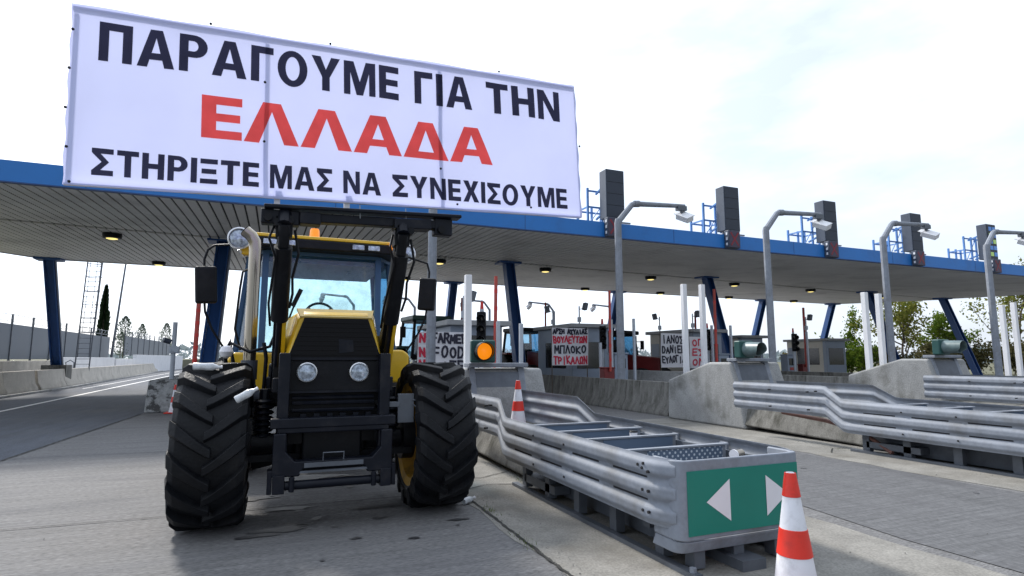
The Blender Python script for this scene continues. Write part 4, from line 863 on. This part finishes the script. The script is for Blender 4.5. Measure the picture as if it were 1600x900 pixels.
def hand_banner(label, loc, w, h, rows, rz=0, roll=0, poles=True):
    t = thing('protest_sign', label, 'protest sign', loc, rz, 'hand painted protest sheets'); t.rotation_euler = (0, roll, rz)
    m = MB(); nu, nv = 24, 14
    f = lambda x, z: .05 * noise.noise(Vector((x * 1.6 + loc[0], z * 1.2, 3)))
    vs = [[m.bm.verts.new((w * i / nu, f(w * i / nu, h * j / nv), h * j / nv)) for i in range(nu + 1)] for j in range(nv + 1)]
    for j in range(nv):
        for i in range(nu): m.bm.faces.new((vs[j][i], vs[j][i + 1], vs[j + 1][i + 1], vs[j + 1][i]))
    m.build('cloth', 'hand_cloth', t)
    rnd = random.Random(int(loc[0] * 10)); ink = {'paint_black': MB(), 'paint_red': MB()}
    for text, mat, x0, x1, z0, z1 in rows:
        q = ink[mat]; n = len(text); cw = (x1 - x0) / n; off = 0
        for k, ch in enumerate(text):
            if ch == ' ': continue
            j1, j2 = rnd.uniform(-.025, .025), rnd.uniform(-.13, .13); j3 = rnd.uniform(.86, 1.1)
            for st in B[ch]:
                P = [(x0 + cw * (k + .12 + u * .74 + j2 * (v - .5)), z0 + j1 + (z1 - z0) * j3 * v + j2 * .12 * u) for u, v in st]
                for (ax, az), (bx, bz) in zip(P[:-1], P[1:]):
                    dx, dz = bx - ax, bz - az; l = math.hypot(dx, dz) or 1; wd = .029; nx, nz_ = -dz / l * wd, dx / l * wd; ex, ez = dx / l * wd * .8, dz / l * wd * .8; off += 1
                    y = -.018 - (off % 6) * .0008
                    q.face([(X_, f(X_, Z_) + y, Z_) for X_, Z_ in ((ax - ex - nx, az - ez - nz_), (bx + ex - nx, bz + ez - nz_), (bx + ex + nx, bz + ez + nz_), (ax - ex + nx, az - ez + nz_))])
    for k, q in ink.items():
        if len(q.bm.faces): q.build('lettering', k, t, recalc=False)
    if poles:
        for x in (.02, w - .02):
            m = MB(); m.cyl((x, .05, -loc[2] + .0), (x, .05, h + .05), .02, n=8); m.build('pole', 'bark', t)
hand_banner('hand painted sheet with FARMER FOOD LIFE beside the right tyre of the yellow tractor', (3.55, 15.1, 1.18), 1.42, 1.08, [('NO', 'paint_red', .03, .40, .80, 1.0), ('FARMER', 'paint_black', .38, 1.38, .78, 1.02), ('NO', 'paint_red', .03, .40, .44, .68), ('FOOD', 'paint_black', .40, 1.32, .40, .66), ('NO', 'paint_red', .03, .40, .06, .3), ('LIFE', 'paint_black', .40, 1.34, .04, .28)])
hand_banner('hand painted white sheet with black and red Greek words, hung before the second booth', (9.75, 19.6, 1.29), 1.56, 1.42, [('ΑΡΣΗ ΑΣΥΛΙΑΣ', 'paint_black', .04, 1.52, 1.20, 1.36), ('ΒΟΥΛΕΥΤΩΝ', 'paint_red', .04, 1.50, .86, 1.10), ('ΜΠΛΟΚΟ', 'paint_black', .08, 1.48, .46, .72), ('ΤΡΙΚΑΛΩΝ', 'paint_red', .05, 1.52, .06, .32)])
hand_banner('hand painted white sheet reading IANOS DANIEL in black, right of the second red tractor', (14.72, 19.6, 1.18), 1.24, 1.40, [('ΙΑΝΟΣ', 'paint_black', .04, 1.16, 1.0, 1.28), ('DANIEL', 'paint_black', .05, 1.2, .60, .86), ('ΕΥΛΟΓΙΑ', 'paint_black', .05, 1.22, .20, .46)])
hand_banner('narrow sheet with red painted letters between the two tall white posts', (16.1, 19.5, 1.15), .85, 1.30, [('ΟΠ', 'paint_red', .1, .75, .92, 1.18), ('ΕΣ', 'paint_red', .1, .75, .52, .76), ('ΟΝ', 'paint_red', .1, .75, .12, .38)])

# ------------------------------------------------------------------ posts, booms, signals on the islands
def post(loc, h, w, mat, label, group, name='marker_post'):
    m = MB(); m.box(-w / 2, w / 2, -w / 2, w / 2, 0, h); o = m.build(name, mat, loc=loc, bevel=.01); tag(o, label, 'post', group)
P2 = 'tall white square posts by the island noses'
for a in (((3.76, 11.5, 1.0), 2.3, .135, 'tall white square post left of the lit amber lamp'), ((10.6, 13.0, .5), 3.12, .13, 'tall white post in front of the right end of the DANIEL sheet'), ((11.24, 13.0, .5), 3.14, .13, 'tall white post beside the red boom, right of the DANIEL sheet'), ((16.02, 11.6, .8), 2.68, .14, 'tall white post left of the third camera mast, outer one of the pair'), ((16.62, 11.6, .8), 2.66, .14, 'tall white post next to the third camera mast, inner one of the pair'), ((21.55, 11.0, .1), 3.15, .13, 'tall white post right of the last camera mast'), ((22.2, 11.0, .1), 3.25, .13, 'tall pale post at the extreme right edge')): post(*a[:3], 'white', a[3], P2)
P3 = 'slim grey posts on the toll islands'
for x, y, h, lb in ((5.1, 13.2, 2.3, 'slim grey post right of the lit amber lamp'), (5.3, 12.25, 2.2, 'slim grey post in front of the first red tractor'), (11.3, 17.9, 2.8, 'slim grey post left of the second red tractor, by the tallest mast'), (12.2, 17.8, 2.85, 'slim grey post in front of the second red tractor'), (16.6, 18.7, 2.75, 'slim grey post left of the third leaning column'), (17.4, 18.5, 2.75, 'slim grey post right of the third leaning column'), (9.75 + .9, 17.6, 1.95, 'slim grey post standing in front of the blockade sheet'), (25.2, 21.5, 2.75, 'slim grey post with a small camera beside the red boom')): post((x, y, .15), h, .085, 'post_grey', lb, P3)
def boom(loc, top, label, r=.045, mat='red_boom'):
    t = thing('barrier_boom', label, 'barrier boom', loc, 0, 'raised red barrier booms')
    m = MB(); m.box(-.2, .2, -.17, .17, 0, 1.05); m.box(-.22, .22, -.19, .19, 1.05, 1.1); m.build('cabinet', 'tractor_red', t, bevel=.02)
    m = MB(); m.cyl((.0, -.22, .95), (.02, -.22, top), r, n=10); b = m.build('arm', mat, t)
    m = MB(); 
    for k in range(5): z = 1.3 + k * (top - 1.3) / 5; m.cyl((0.004 + .016 * (z - .95) / (top - .95), -.22, z), (.004 + .016 * (z + .1 - .95) / (top - .95), -.22, z + .1), r + .003, n=10)
    m.build('reflector_band', 'cone_white' if False else 'red', b)
for x, y, top, lb, r in ((5.22, 13.95, 3.5, 'raised red boom just right of the amber lamp', .045), (10.75, 17.35, 3.75, 'raised red boom left of the tallest camera mast', .045), (16.5, 18.6, 4.2, 'raised red boom behind the pair of white posts', .055), (26.2, 22.7, 4.1, 'raised red boom in front of the cream far booth', .06), (-1.95, 18.2, 3.0, 'raised red boom left of the yellow tractor cab', .06), (14.4, 30, 4.6, 'thin far red boom above the first red tractor', .05), (8.9, 28.5, 4.5, 'thin far red boom left of the second leaning column', .05), (23.6, 28.2, 4.2, 'thin far red boom by the rear column over the fourth booth', .06)): boom((x, y, .15), top, lb, r)
def tlight(loc, label, rz=0):
    t = thing('traffic_light', label, 'traffic light', loc, rz, 'three lens traffic lights on the islands')
    m = MB(); m.cyl((0, .12, 0), (0, .12, 2.7), .055, n=10); m.build('pole', 'post_grey', t)
    m = MB(); m.box(-.12, .12, -.08, .1, 1.75, 2.62); h = m.build('housing', 'black', t, bevel=.03)
    for k in range(3):
        z = 1.90 + k * .28; v = MB(); v.cyl((0, -.08, z), (0, -.30, z - .03), .10, .105, n=14, caps=False); v.build('visor', 'black', h)
    m = MB()
    for k in range(3): m.lathe([(.0001, .02), (.1, .0), (.0001, 0)], (0, -.082, 1.90 + k * .28), (0, -1, 0), 14)
    m.build('lens', 'dark_glass', h)
    m = MB(); m.cyl((0, .12, 2.7), (0, .12, 2.9), .05, .035, n=10); m.build('warning_lamp', 'red', t)
for x, y, lb in ((5.05, 14.3, 'three lens traffic light in front of the first booth'), (11.55, 18.9, 'three lens traffic light in front of the second booth'), (17.2, 19.6, 'three lens traffic light behind the tall white post pair'), (24.0, 21.2, 'three lens traffic light left of the cream far booth')): tlight((x, y, .15), lb, R(-25))
def booth(x0, x1, y0, y1, z1, label, wall='booth'):
    cx, cy = (x0 + x1) / 2, (y0 + y1) / 2; a, b = (x1 - x0) / 2, (y1 - y0) / 2
    t = thing('toll_booth', label, 'toll booth', (cx, cy, .15), 0, 'toll booths under the canopy'); h = z1 - .15
    m = MB(); m.box(-a, a, -b + .26, b, 0, h - .15); w = m.build('wall', wall, t, bevel=.02)
    m = MB(); m.box(-a - .004, a + .004, -b, -b + .255, 0, h - .15); m.build('front_wall', 'booth_grey', t, bevel=.02)
    m = MB(); m.box(-a - .18, a + .18, -b - .25, b + .15, h - .15, h); m.build('roof', 'roof_grey', t, bevel=.02)
    for s in (-1, 1):
        m = MB(); m.box(s * a - .02 if s > 0 else -a - .012, s * a + .012 if s > 0 else -a + .02, -b + .55, b - .8, 1.0, 2.05); m.build('side_window', 'dark_glass', w)
    m = MB(); m.box(-a + .2, a - .2, -b - .012, -b + .02, 1.0, 2.05); m.build('front_window', 'dark_glass', t)
    m = MB(); m.box(-a - .014, -a + .01, b - .72, b - .1, .1, 2.1); m.build('door', 'booth_grey', t)
booth(4.6, 6.15, 15.6, 18.8, 2.62, 'toll booth partly hidden by the tall white post and traffic light', 'booth_grey')
booth(10.95, 12.6, 20.2, 23.4, 2.92, 'toll booth behind the blockade sheet, left of the tallest mast', 'booth_grey')
booth(17.4, 19.0, 20.8, 24.0, 2.86, 'toll booth behind the DANIEL sheet and the leaning column')
booth(23.5, 25.0, 24.2, 27.2, 2.8, 'toll booth behind the unlit amber signal lamp')
booth(32.1, 33.8, 26.0, 29.0, 2.8, 'cream far booth with dark windows right of the second camera mast')
def campost(loc, label, rz):
    t = thing('camera_post', label, 'camera', loc, rz, 'small cameras on thin posts')
    m = MB(); m.cyl((0, 0, 0), (0, 0, .75), .03, n=8); m.box(-.06, .06, -.06, .06, .1, .3); m.build('post', 'post_grey', t)
    m = MB(); m.beam((0, 0, .62), (.22, 0, .66), .03, .03); m.obox((.26, -.03, .74), (.15, .22, .30), Matrix.Rotation(R(14), 4, 'Y')); m.build('camera', 'galv_dark', t, bevel=.02)
for x, y, z, rz, lb in ((5.1, 16.0, 2.62, 0, 'small camera on a thin post above the first booth'), (11.2, 22.4, 2.92, PI, 'small camera on the left side of the blockade booth roof'), (11.5, 20.6, 2.92, 0, 'small camera on the front of the blockade booth roof'), (17.7, 23.6, 2.86, PI, 'small camera on the rear of the DANIEL booth roof'), (17.9, 21.4, 2.86, 0, 'small camera on the front of the DANIEL booth roof'), (25.2, 21.5, 2.9, 0, 'small camera on the slim post beside the cream booth')): campost((x, y, z), lb, rz)

for x, y, z, lb_ in ((11.75, 18.2, .15, 'pale grey ticket machine left of the tallest camera mast'), (5.35, 15.1, .15, 'pale grey ticket machine in front of the first booth'), (18.0, 19.8, .15, 'pale grey ticket machine between the leaning column and the DANIEL booth'), (24.6, 22.2, .15, 'pale grey ticket machine left of the cream far booth')):
    t = thing('ticket_machine', lb_, 'ticket machine', (x, y, z), 0, 'ticket machines on the islands')
    m = MB(); m.box(-.28, .28, -.22, .22, 0, 1.55); m.box(-.32, .32, -.27, .24, 1.55, 1.61); m.build('cabinet', 'booth_grey', t, bevel=.02)
    m = MB(); m.box(-.18, .18, -.232, -.22, 1.05, 1.4); m.build('panel', 'dark_glass', t)
    m = MB(); m.box(-.14, .14, -.236, -.22, .8, .95); m.build('slot_plate', 'red_boom', t)

# ------------------------------------------------------------------ protest tractors in the lanes
def small_tractor(loc, rz, label, paint, sc=1.0):
    t = thing('tractor', label, 'tractor', loc, rz, 'tractors parked in the toll lanes'); t.scale = (sc,) * 3
    m = MB(); m._solid([[(-.34, -1.9, .95), (.34, -1.9, .95), (.30, -1.9, 1.55), (-.30, -1.9, 1.55)], [(-.40, -.2, .95), (.40, -.2, .95), (.38, -.2, 1.72), (-.38, -.2, 1.72)]]); m.build('hood', paint, t, bevel=.04)
    m = MB(); m.box(-.27, .27, -1.93, -1.895, 1.0, 1.5); m.box(-.3, .3, -1.8, 1.2, .6, .95); m.build('grille', 'black', t)
    for s in (-1, 1):
        m = MB(); m.lathe([(.0001, .02), (.07, .01), (.08, 0)], (s * .18, -1.93, 1.42), (0, -1, 0), 12); m.build('headlight', 'lamp_glass', t)
    m = MB()
    for a, b in (((-.75, -.2), (-.62, -.05)), ((.75, -.2), (.62, -.05)), ((-.8, 1.3), (-.68, 1.2)), ((.8, 1.3), (.68, 1.2))): m.beam((*a, 1.2), (*b, 2.62), .09, .09)
    m.beam((-.75, -.2, 1.25), (.75, -.2, 1.25), .08, .2); m.beam((-.66, -.05, 2.58), (-.66, 1.2, 2.58), .08, .08); m.beam((.66, -.05, 2.58), (.66, 1.2, 2.58), .08, .08); m.beam((-.66, 1.2, 2.58), (.66, 1.2, 2.58), .08, .08); m.build('cab_frame', 'black', t)
    m = MB(); m.face([(-.75, -.2, 1.3), (.75, -.2, 1.3), (.62, -.05, 2.6), (-.62, -.05, 2.6)]); m.build('windscreen', 'tint_blue', t)
    for k in (-1, 1):
        m = MB(); m.face([(.8 * k, 1.3, 1.3), (.75 * k, -.2, 1.3), (.62 * k, -.05, 2.6), (.68 * k, 1.2, 2.6)]); m.build('side_window', 'tint_blue', t)
    m = MB(); m.box(-.76, .76, -.25, 1.35, 2.6, 2.78); m.build('cab_roof', 'black' if paint != 'tractor_green' else 'tractor_green', t, bevel=.05)
    m = MB(); m.box(-.3, .3, .5, 1.0, 1.2, 2.1); m.build('seat', 'black', t, bevel=.05)
    for s in (-1, 1):
        m = MB(); m.box(s * .95 - .24, s * .95 + .24, .2, 1.5, 1.55, 1.66); m.build('fender', paint, t, bevel=.04)
        m = MB(); m.lathe([(.35, -.22), (.72, -.24), (.8, -.2), (.82, 0), (.8, .2), (.72, .24), (.35, .22)], (s * .95, .85, .82), (1, 0, 0), 28)
        for k in range(16):
            th = 2 * PI * k / 16; m.obox((s * .95, .85 - .82 * math.cos(th), .82 + .82 * math.sin(th)), (.42, .07, .06), Matrix.Rotation(-th + PI / 2, 4, 'X') @ Matrix.Rotation(R(25), 4, 'Z'))
        w = m.build('rear_wheel', 'rubber', t); m = MB(); m.cyl((s * .95 - .15, .85, .82), (s * .95 + .15, .85, .82), .36, n=20); m.build('rim', 'red', w)
        m = MB(); m.lathe([(.25, -.16), (.5, -.18), (.56, -.12), (.57, 0), (.56, .12), (.5, .18), (.25, .16)], (s * .85, -1.35, .57), (1, 0, 0), 24); w = m.build('front_wheel', 'rubber', t); m = MB(); m.cyl((s * .85 - .1, -1.35, .57), (s * .85 + .1, -1.35, .57), .26, n=16); m.build('rim', 'red', w)
        m = MB(); m.beam((s * .7, -.1, 2.3), (s * 1.05, -.15, 2.3), .03, .03); m.box(s * 1.1 - .1, s * 1.1 + .1, -.2, -.13, 1.95, 2.35); m.build('mirror', 'black', t)
    m = MB(); m.cyl((.3, -.35, 1.6), (.3, -.35, 2.55), .045, n=10); m.build('exhaust', 'galv_dark', t)
small_tractor((12.0, 26.4, .01), R(8), 'red tractor with dark cab left of the blockade sheet', 'tractor_red', 1.1)
small_tractor((14.75, 22.2, .01), R(22), 'red tractor turned sideways, left of the DANIEL sheet', 'tractor_red')
small_tractor((6.95, 27.0, .01), R(5), 'tall dark green and red tractor behind the right mirror of the yellow one', 'tractor_green', 1.28)

# ------------------------------------------------------------------ left side: block with sensor, wall, ladder, fence
m = MB(); m.prism([(19.45, 0), (19.55, .3), (19.85, .92), (26, .92), (26, 0)], 'x', -3.3, -2.4); tag(m.build('concrete_block', 'speckled', bevel=.05, seg=3), 'speckled concrete block with a sensor post, left of the yellow tractor', 'concrete block')
t = thing('sensor_post', 'grey sensor post with two small heads on the speckled block', 'sensor post', (-2.82, 20.6, .92))
m = MB(); m.cyl((0, 0, 0), (0, 0, 1.75), .065, n=12); m.build('post', 'post_grey', t)
m = MB(); m.box(-.12, .16, -.12, .1, .78, 1.0); m.tube([(-.1, -.08, 1.0), (-.05, -.14, .85), (.1, -.14, .8), (.16, -.1, .95)], .02, n=6); m.build('sensor_head', 'post_grey', t, bevel=.02)
m = MB(); m.cyl((-.28, -.1, 1.2), (-.1, 0, 1.14), .08, n=12); m.build('lamp_head', 'vms_side', t)
m = MB(); m.box(-12.45, -12.15, 24, 43.2, 0, 1.42); tag(m.build('boundary_wall', 'pale_concrete', bevel=.02), 'pale cream boundary wall behind the barriers at the left edge', 'wall')
m = MB(); m.box(-12.45, -12.2, 43.5, 58, 0, 1.62); m.box(-12.5, -12.1, 58.05, 66, 0, 1.5); m.box(-12.45, -12.15, 66.05, 98, 0, 1.9); tag(m.build('boundary_wall', 'whitewash', bevel=.02), 'low whitewashed wall under the fence beyond the caged ladder', 'wall')
t = thing('caged_ladder', 'tall blue grey caged ladder leaning up behind the canopy at left', 'ladder', (-11.0, 42.6, 0))
m = MB(); B0, B1 = Vector((0, 0, .1)), Vector((.36, -.5, 8.6))
for s in (0, .72): m.beam(B0 + Vector((s, 0, 0)), B1 + Vector((s, 0, 0)), .06, .06)
m.build('stile', 'galv_dark', t)
m = MB()
for k in range(27): p = B0.lerp(B1, (k + .5) / 27); m.cyl(p, p + Vector((.72, 0, 0)), .018, n=6)
m.build('rung', 'galv_dark', t)
m = MB(); hoops = []
for k in range(7):
    p = B0.lerp(B1, .36 + k * .1) + Vector((.31, 0, 0)); hoops.append([p + Vector((.40 * math.cos(a), .36 - .0 + .45 * math.sin(a), 0)) if True else p for a in [R(-40 + 260 * i / 10) for i in range(11)]]); m.tube(hoops[-1], .022, n=6)
for i in (1, 3, 5, 7, 9): m.tube([h[i] for h in hoops], .016, n=6)
m.build('cage', 'galv_dark', t)
m = MB(); m.tube([(-.35, -.1, .95), (-.42, -.1, 1.3), (-.2, -.1, 1.45), (.0, -.1, 1.3), (-.02, -.1, .95)], .03, n=8); m.box(-.4, .75, -.2, .2, 0, .3); m.build('foot_bracket', 'galv', t)
def fence(y0, y1, x0, x1, zb, h, label):
    t = thing('panel_fence', label, 'fence', (x0, y0, zb), 0, 'grey panel fences with barbed wire'); n = max(1, int((y1 - y0) / 3)); 
    for i in range(n):
        a, b = i / n, (i + 1) / n; m = MB(); p, q = Vector(((x1 - x0) * a, (y1 - y0) * a + .08, 0)), Vector(((x1 - x0) * b, (y1 - y0) * b - .08, 0))
        m._solid([[p + Vector((0, 0, .08)), q + Vector((0, 0, .08)), q + Vector((-.05, 0, .08)), p + Vector((-.05, 0, .08))], [p + Vector((0, 0, h)), q + Vector((0, 0, h)), q + Vector((-.05, 0, h)), p + Vector((-.05, 0, h))]]); m.build('panel', 'fence_panel', t)
        m = MB(); m.beam(((x1 - x0) * a, (y1 - y0) * a, 0), ((x1 - x0) * a, (y1 - y0) * a, h + .55), .09, .09); m.build('post', 'galv_dark', t)
    m = MB(); K = int((y1 - y0) * 8)
    for z in (h + .15, h + .5): m.tube([((x1 - x0) * k / 20, (y1 - y0) * k / 20, z) for k in range(21)], .012, n=5)
    m.tube([((x1 - x0) * k / K + .18 * math.cos(k * .9), (y1 - y0) * k / K, h + .35 + .18 * math.sin(k * .9)) for k in range(K)], .008, n=4); m.build('barbed_wire', 'wire', t)
fence(30, 60.5, -13.0, -13.2, 1.42, 1.98, 'grey solid panel fence with barbed wire behind the cream wall')
fence(67, 96, -13.4, -13.6, 1.8, 1.95, 'far section of grey panel fence beyond the cypress')
t = thing('lamp_post', 'thin tall grey lighting column next to the cypress', 'lamp post', (-12.7, 58.6, 0)); t.rotation_euler = (0, R(3.5), 0)
m = MB(); m.cyl((0, 0, 0), (0, 0, 11), .11, .06, n=10); m.build('pole', 'galv_dark', t)
m = MB(); m.beam((0, 0, 11), (1.2, 0, 11.2), .08, .08); m.box(1.0, 1.6, -.12, .12, 11.15, 11.27); m.build('lamp_head', 'galv_dark', t)

# ------------------------------------------------------------------ trees and plants
def leaf(m, p, s, rnd):
    q = Vector((rnd.gauss(0, 1), rnd.gauss(0, 1), rnd.gauss(0, 1))).normalized(); a = q.orthogonal().normalized(); a.rotate(Matrix.Rotation(rnd.uniform(0, 6.28), 3, q)); b = q.cross(a)
    m.face([p - a * s, p - b * s * .5, p + a * s, p + b * s * .5])
def branchy(m, rnd, p, d, l, r, depth, tips):
    n = 3; pts = [p]; rs = [r]
    for i in range(n):
        d = (d + Vector((rnd.gauss(0, .16), rnd.gauss(0, .16), rnd.gauss(.05, .1)))).normalized(); pts.append(pts[-1] + d * l / n); rs.append(r * (1 - .5 * (i + 1) / n))
    m.tube(pts, rs, n=6 if depth > 1 else 4)
    tips += pts[1:] if depth <= 1 else pts[2:]
    if depth > 0:
        for k in range(rnd.randint(3, 4)):
            i = rnd.randint(1, n); e = (d + Vector((rnd.gauss(0, .6), rnd.gauss(0, .6), rnd.gauss(.15, .35)))).normalized(); branchy(m, rnd, pts[i], e, l * rnd.uniform(.5, .75), rs[i] * .65, depth - 1, tips)
def tree(name, label, loc, h, seed, mat, nleaf, ls, spread, group, trunk=.3):
    rnd = random.Random(seed); t = thing(name, label, 'tree', loc, 0, group); m = MB(); tips = []
    branchy(m, rnd, Vector((0, 0, 0)), Vector((0, 0, 1)), h * .42, h * .018, 0, [])
    p = Vector((0, 0, h * trunk))
    branchy(m, rnd, Vector((0, 0, h * .36)), Vector((.05, 0, 1)), h * .4, h * .013, 3, tips)
    for k in range(4): branchy(m, rnd, Vector((0, 0, h * (trunk * .7 + .06 * k))), Vector((rnd.gauss(0, .7), rnd.gauss(0, .7), .7)).normalized(), h * .32 * spread, h * .009, 2, tips)
    m.build('trunk', 'bark', t); m = MB()
    for k in range(nleaf):
        p = rnd.choice(tips) + Vector((rnd.gauss(0, .045), rnd.gauss(0, .045), rnd.gauss(0, .045))) * h
        leaf(m, p, ls * rnd.uniform(.6, 1.3), rnd)
    m.build('crown', mat, t, recalc=False)
def conifer(name, label, loc, h, r, seed, mat, n, group):
    rnd = random.Random(seed); t = thing(name, label, 'tree', loc, 0, group)
    m = MB(); m.cyl((0, 0, 0), (0, 0, h * .9), h * .018, h * .004, n=8); m.build('trunk', 'bark', t)
    m = MB()
    for k in range(n):
        u = rnd.random() ** .8; a = rnd.uniform(0, 6.28); rr = r * min(1, u * 5 + .3) * (1 - u) ** .55 * (1 + .22 * math.sin(a * 3 + u * 14)) * rnd.random() ** .5 * rnd.uniform(.85, 1.1)
        p = Vector((rr * math.cos(a), rr * math.sin(a), h * (.06 + .94 * u))); s = h * .028 * rnd.uniform(.6, 1.3)
        d = Vector((math.cos(a) * .4, math.sin(a) * .4, 1)).normalized(); b = d.cross(Vector((math.sin(a), -math.cos(a), rnd.gauss(0, .5)))).normalized()
        m.face([p - d * s, p + b * s * .35, p + d * s, p - b * s * .35])
    m.build('crown', mat, t, recalc=False)
G1 = 'thin leaved trees at the right'
tree('poplar_tree', 'sparse yellow green tree right of the third camera mast', (55.5, 36.5, 0), 8.2, 3, 'leaf_light', 2600, .17, 1.0, G1)
tree('poplar_tree', 'small bright green young tree behind the far signal lamp', (62, 37, 0), 5.9, 5, 'leaf_green', 2600, .17, 1.0, G1)
tree('poplar_tree', 'sparse tree seen between the last camera mast and the last blue column', (69, 34, 0), 9.6, 8, 'leaf_light', 2600, .18, 1.2, G1)
tree('poplar_tree', 'loose crowned tree at the right edge behind the last white posts', (74, 31, 0), 8.6, 11, 'leaf_light', 2600, .18, 1.1, G1)
tree('poplar_tree', 'small green tree left of the paired white posts', (54, 41, 0), 5.2, 14, 'leaf_green', 1500, .16, 1.0, G1)
def bush(label, loc, rx, h, seed, mat, n, ls, group='roadside bushes at the right'):
    rnd = random.Random(seed); t = thing('bush', label, 'bush', loc, 0, group); m = MB(); tips = []
    for k in range(9): branchy(m, rnd, Vector((rnd.uniform(-.4, .4) * rx, rnd.uniform(-.4, .4) * rx, 0)), Vector((rnd.gauss(0, .35), rnd.gauss(0, .35), 1)).normalized(), h * .7, h * .012, 1, tips)
    m.build('stems', 'bark', t); m = MB()
    for k in range(n): p = rnd.choice(tips); leaf(m, p + Vector((rnd.gauss(0, .14) * rx, rnd.gauss(0, .14) * rx, rnd.gauss(0, .08) * h)), ls * rnd.uniform(.6, 1.3), rnd)
    m.build('foliage', mat, t, recalc=False)
bl = [(52, 39, 1.8, 2.9, 'leaf_green', 'green bush under the left most tree at the right'), (56, 38, 2.2, 2.4, 'leaf_dull', 'brownish bush below the sparse yellow green tree'), (59.5, 36, 2.2, 2.6, 'leaf_dull', 'brownish bush left of the far signal lamp'), (63.5, 35.5, 2.4, 3.0, 'leaf_dull', 'dull bush right of the far signal lamp'), (67, 33.5, 2.4, 3.1, 'leaf_dull', 'dull green bush left of the last camera mast'), (70.5, 31.5, 2.4, 2.6, 'leaf_green', 'green bush behind the last blue column'), (74, 30, 2.6, 2.9, 'leaf_dull', 'dull bush at the right edge behind the white posts'), (48, 41, 1.8, 2.0, 'leaf_dull', 'low bush right of the cream far booth')]
for i, (x, y, rx, h, mt, lb_) in enumerate(bl): bush(lb_, (x, y, 0), rx, h, 40 + i, mt, 2300, .17)
G2 = 'conifers behind the left wall'
conifer('cypress_tree', 'tall slim dark cypress beside the thin lighting column', (-14.6, 64, 1.4), 6.9, .55, 2, 'leaf_dark', 2600, G2)
conifer('conifer_tree', 'small dark conifer in the gap between the two fence sections', (-13.9, 68.0, 1.6), 2.6, .7, 3, 'leaf_dusk', 800, G2)
conifer('conifer_tree', 'loose grey green conifer behind the far fence, left of the sensor post', (-16.5, 82, 1.6), 5.0, 1.5, 4, 'leaf_dusk', 900, G2)
conifer('conifer_tree', 'loose twin of the grey green conifer, slightly farther and shorter', (-16.5, 92, 1.6), 4.6, 1.3, 5, 'leaf_dusk', 800, G2)
conifer('conifer_tree', 'conifer directly behind the sensor post', (-16, 108, 1.6), 5.6, 1.7, 6, 'leaf_dusk', 900, G2)
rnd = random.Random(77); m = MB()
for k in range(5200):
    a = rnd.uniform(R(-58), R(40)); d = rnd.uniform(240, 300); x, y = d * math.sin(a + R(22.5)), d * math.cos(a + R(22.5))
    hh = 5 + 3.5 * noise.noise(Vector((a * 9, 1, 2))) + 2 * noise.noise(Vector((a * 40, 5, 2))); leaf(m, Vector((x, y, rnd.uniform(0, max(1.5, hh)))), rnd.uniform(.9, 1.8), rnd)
far = m.build('far_treeline', 'leaf_hazed', recalc=False); far['kind'] = 'stuff'; far['label'] = 'hazy grey green line of trees along the horizon'
rnd = random.Random(9); m = MB()
for k in range(900):
    q = rnd.random()
    if q < .35: x, y = 2.1 + rnd.gauss(0, .10), rnd.uniform(1.5, 9)
    elif q < .6: x, y = 2.95 + abs(rnd.gauss(0, .25)), rnd.uniform(3, 9)
    elif q < .8: x, y = 9.2 + rnd.gauss(0, .35), rnd.uniform(3, 13)
    else: x, y = rnd.uniform(-4, 9), rnd.uniform(2.5, 13)
    sz = rnd.uniform(.003, .010); c = Vector((x, y, .010 + sz * .5)); a = [c + Vector((rnd.uniform(.5, 1) * sz * math.cos(t_q), rnd.uniform(.5, 1) * sz * math.sin(t_q), -sz * .5)) for t_q in (0, 1.3, 2.5, 3.8, 5.0)]
    for i in range(5): m.face([a[i], a[(i + 1) % 5], c + Vector((0, 0, sz * .5))])
gv = m.build('gravel', 'old_concrete', recalc=False); gv['kind'] = 'stuff'; gv['label'] = 'loose grit scattered along the pavement joints'
rnd = random.Random(5); m = MB()
for cx, cy, n in ((2.12, 5.72, 26), (2.05, 4.7, 16), (2.03, 4.62, 10), (9.0, 7.25, 20), (9.3, 11, 18), (9.7, 12.6, 26), (9.75, 14, 20), (3.0, 7.0, 14), (9.85, 16, 20)):
    for k in range(n):
        p = Vector((cx + rnd.gauss(0, .03), cy + rnd.gauss(0, .10), .012)); d = Vector((rnd.gauss(0, .4), rnd.gauss(0, .4), 1)).normalized() * rnd.uniform(.015, .05); b = d.orthogonal().normalized() * .006
        m.face([p - b, p + b, p + d])
w = m.build('weeds', 'weed', recalc=False); w['kind'] = 'stuff'; w['label'] = 'small green weeds growing in the pavement joints'
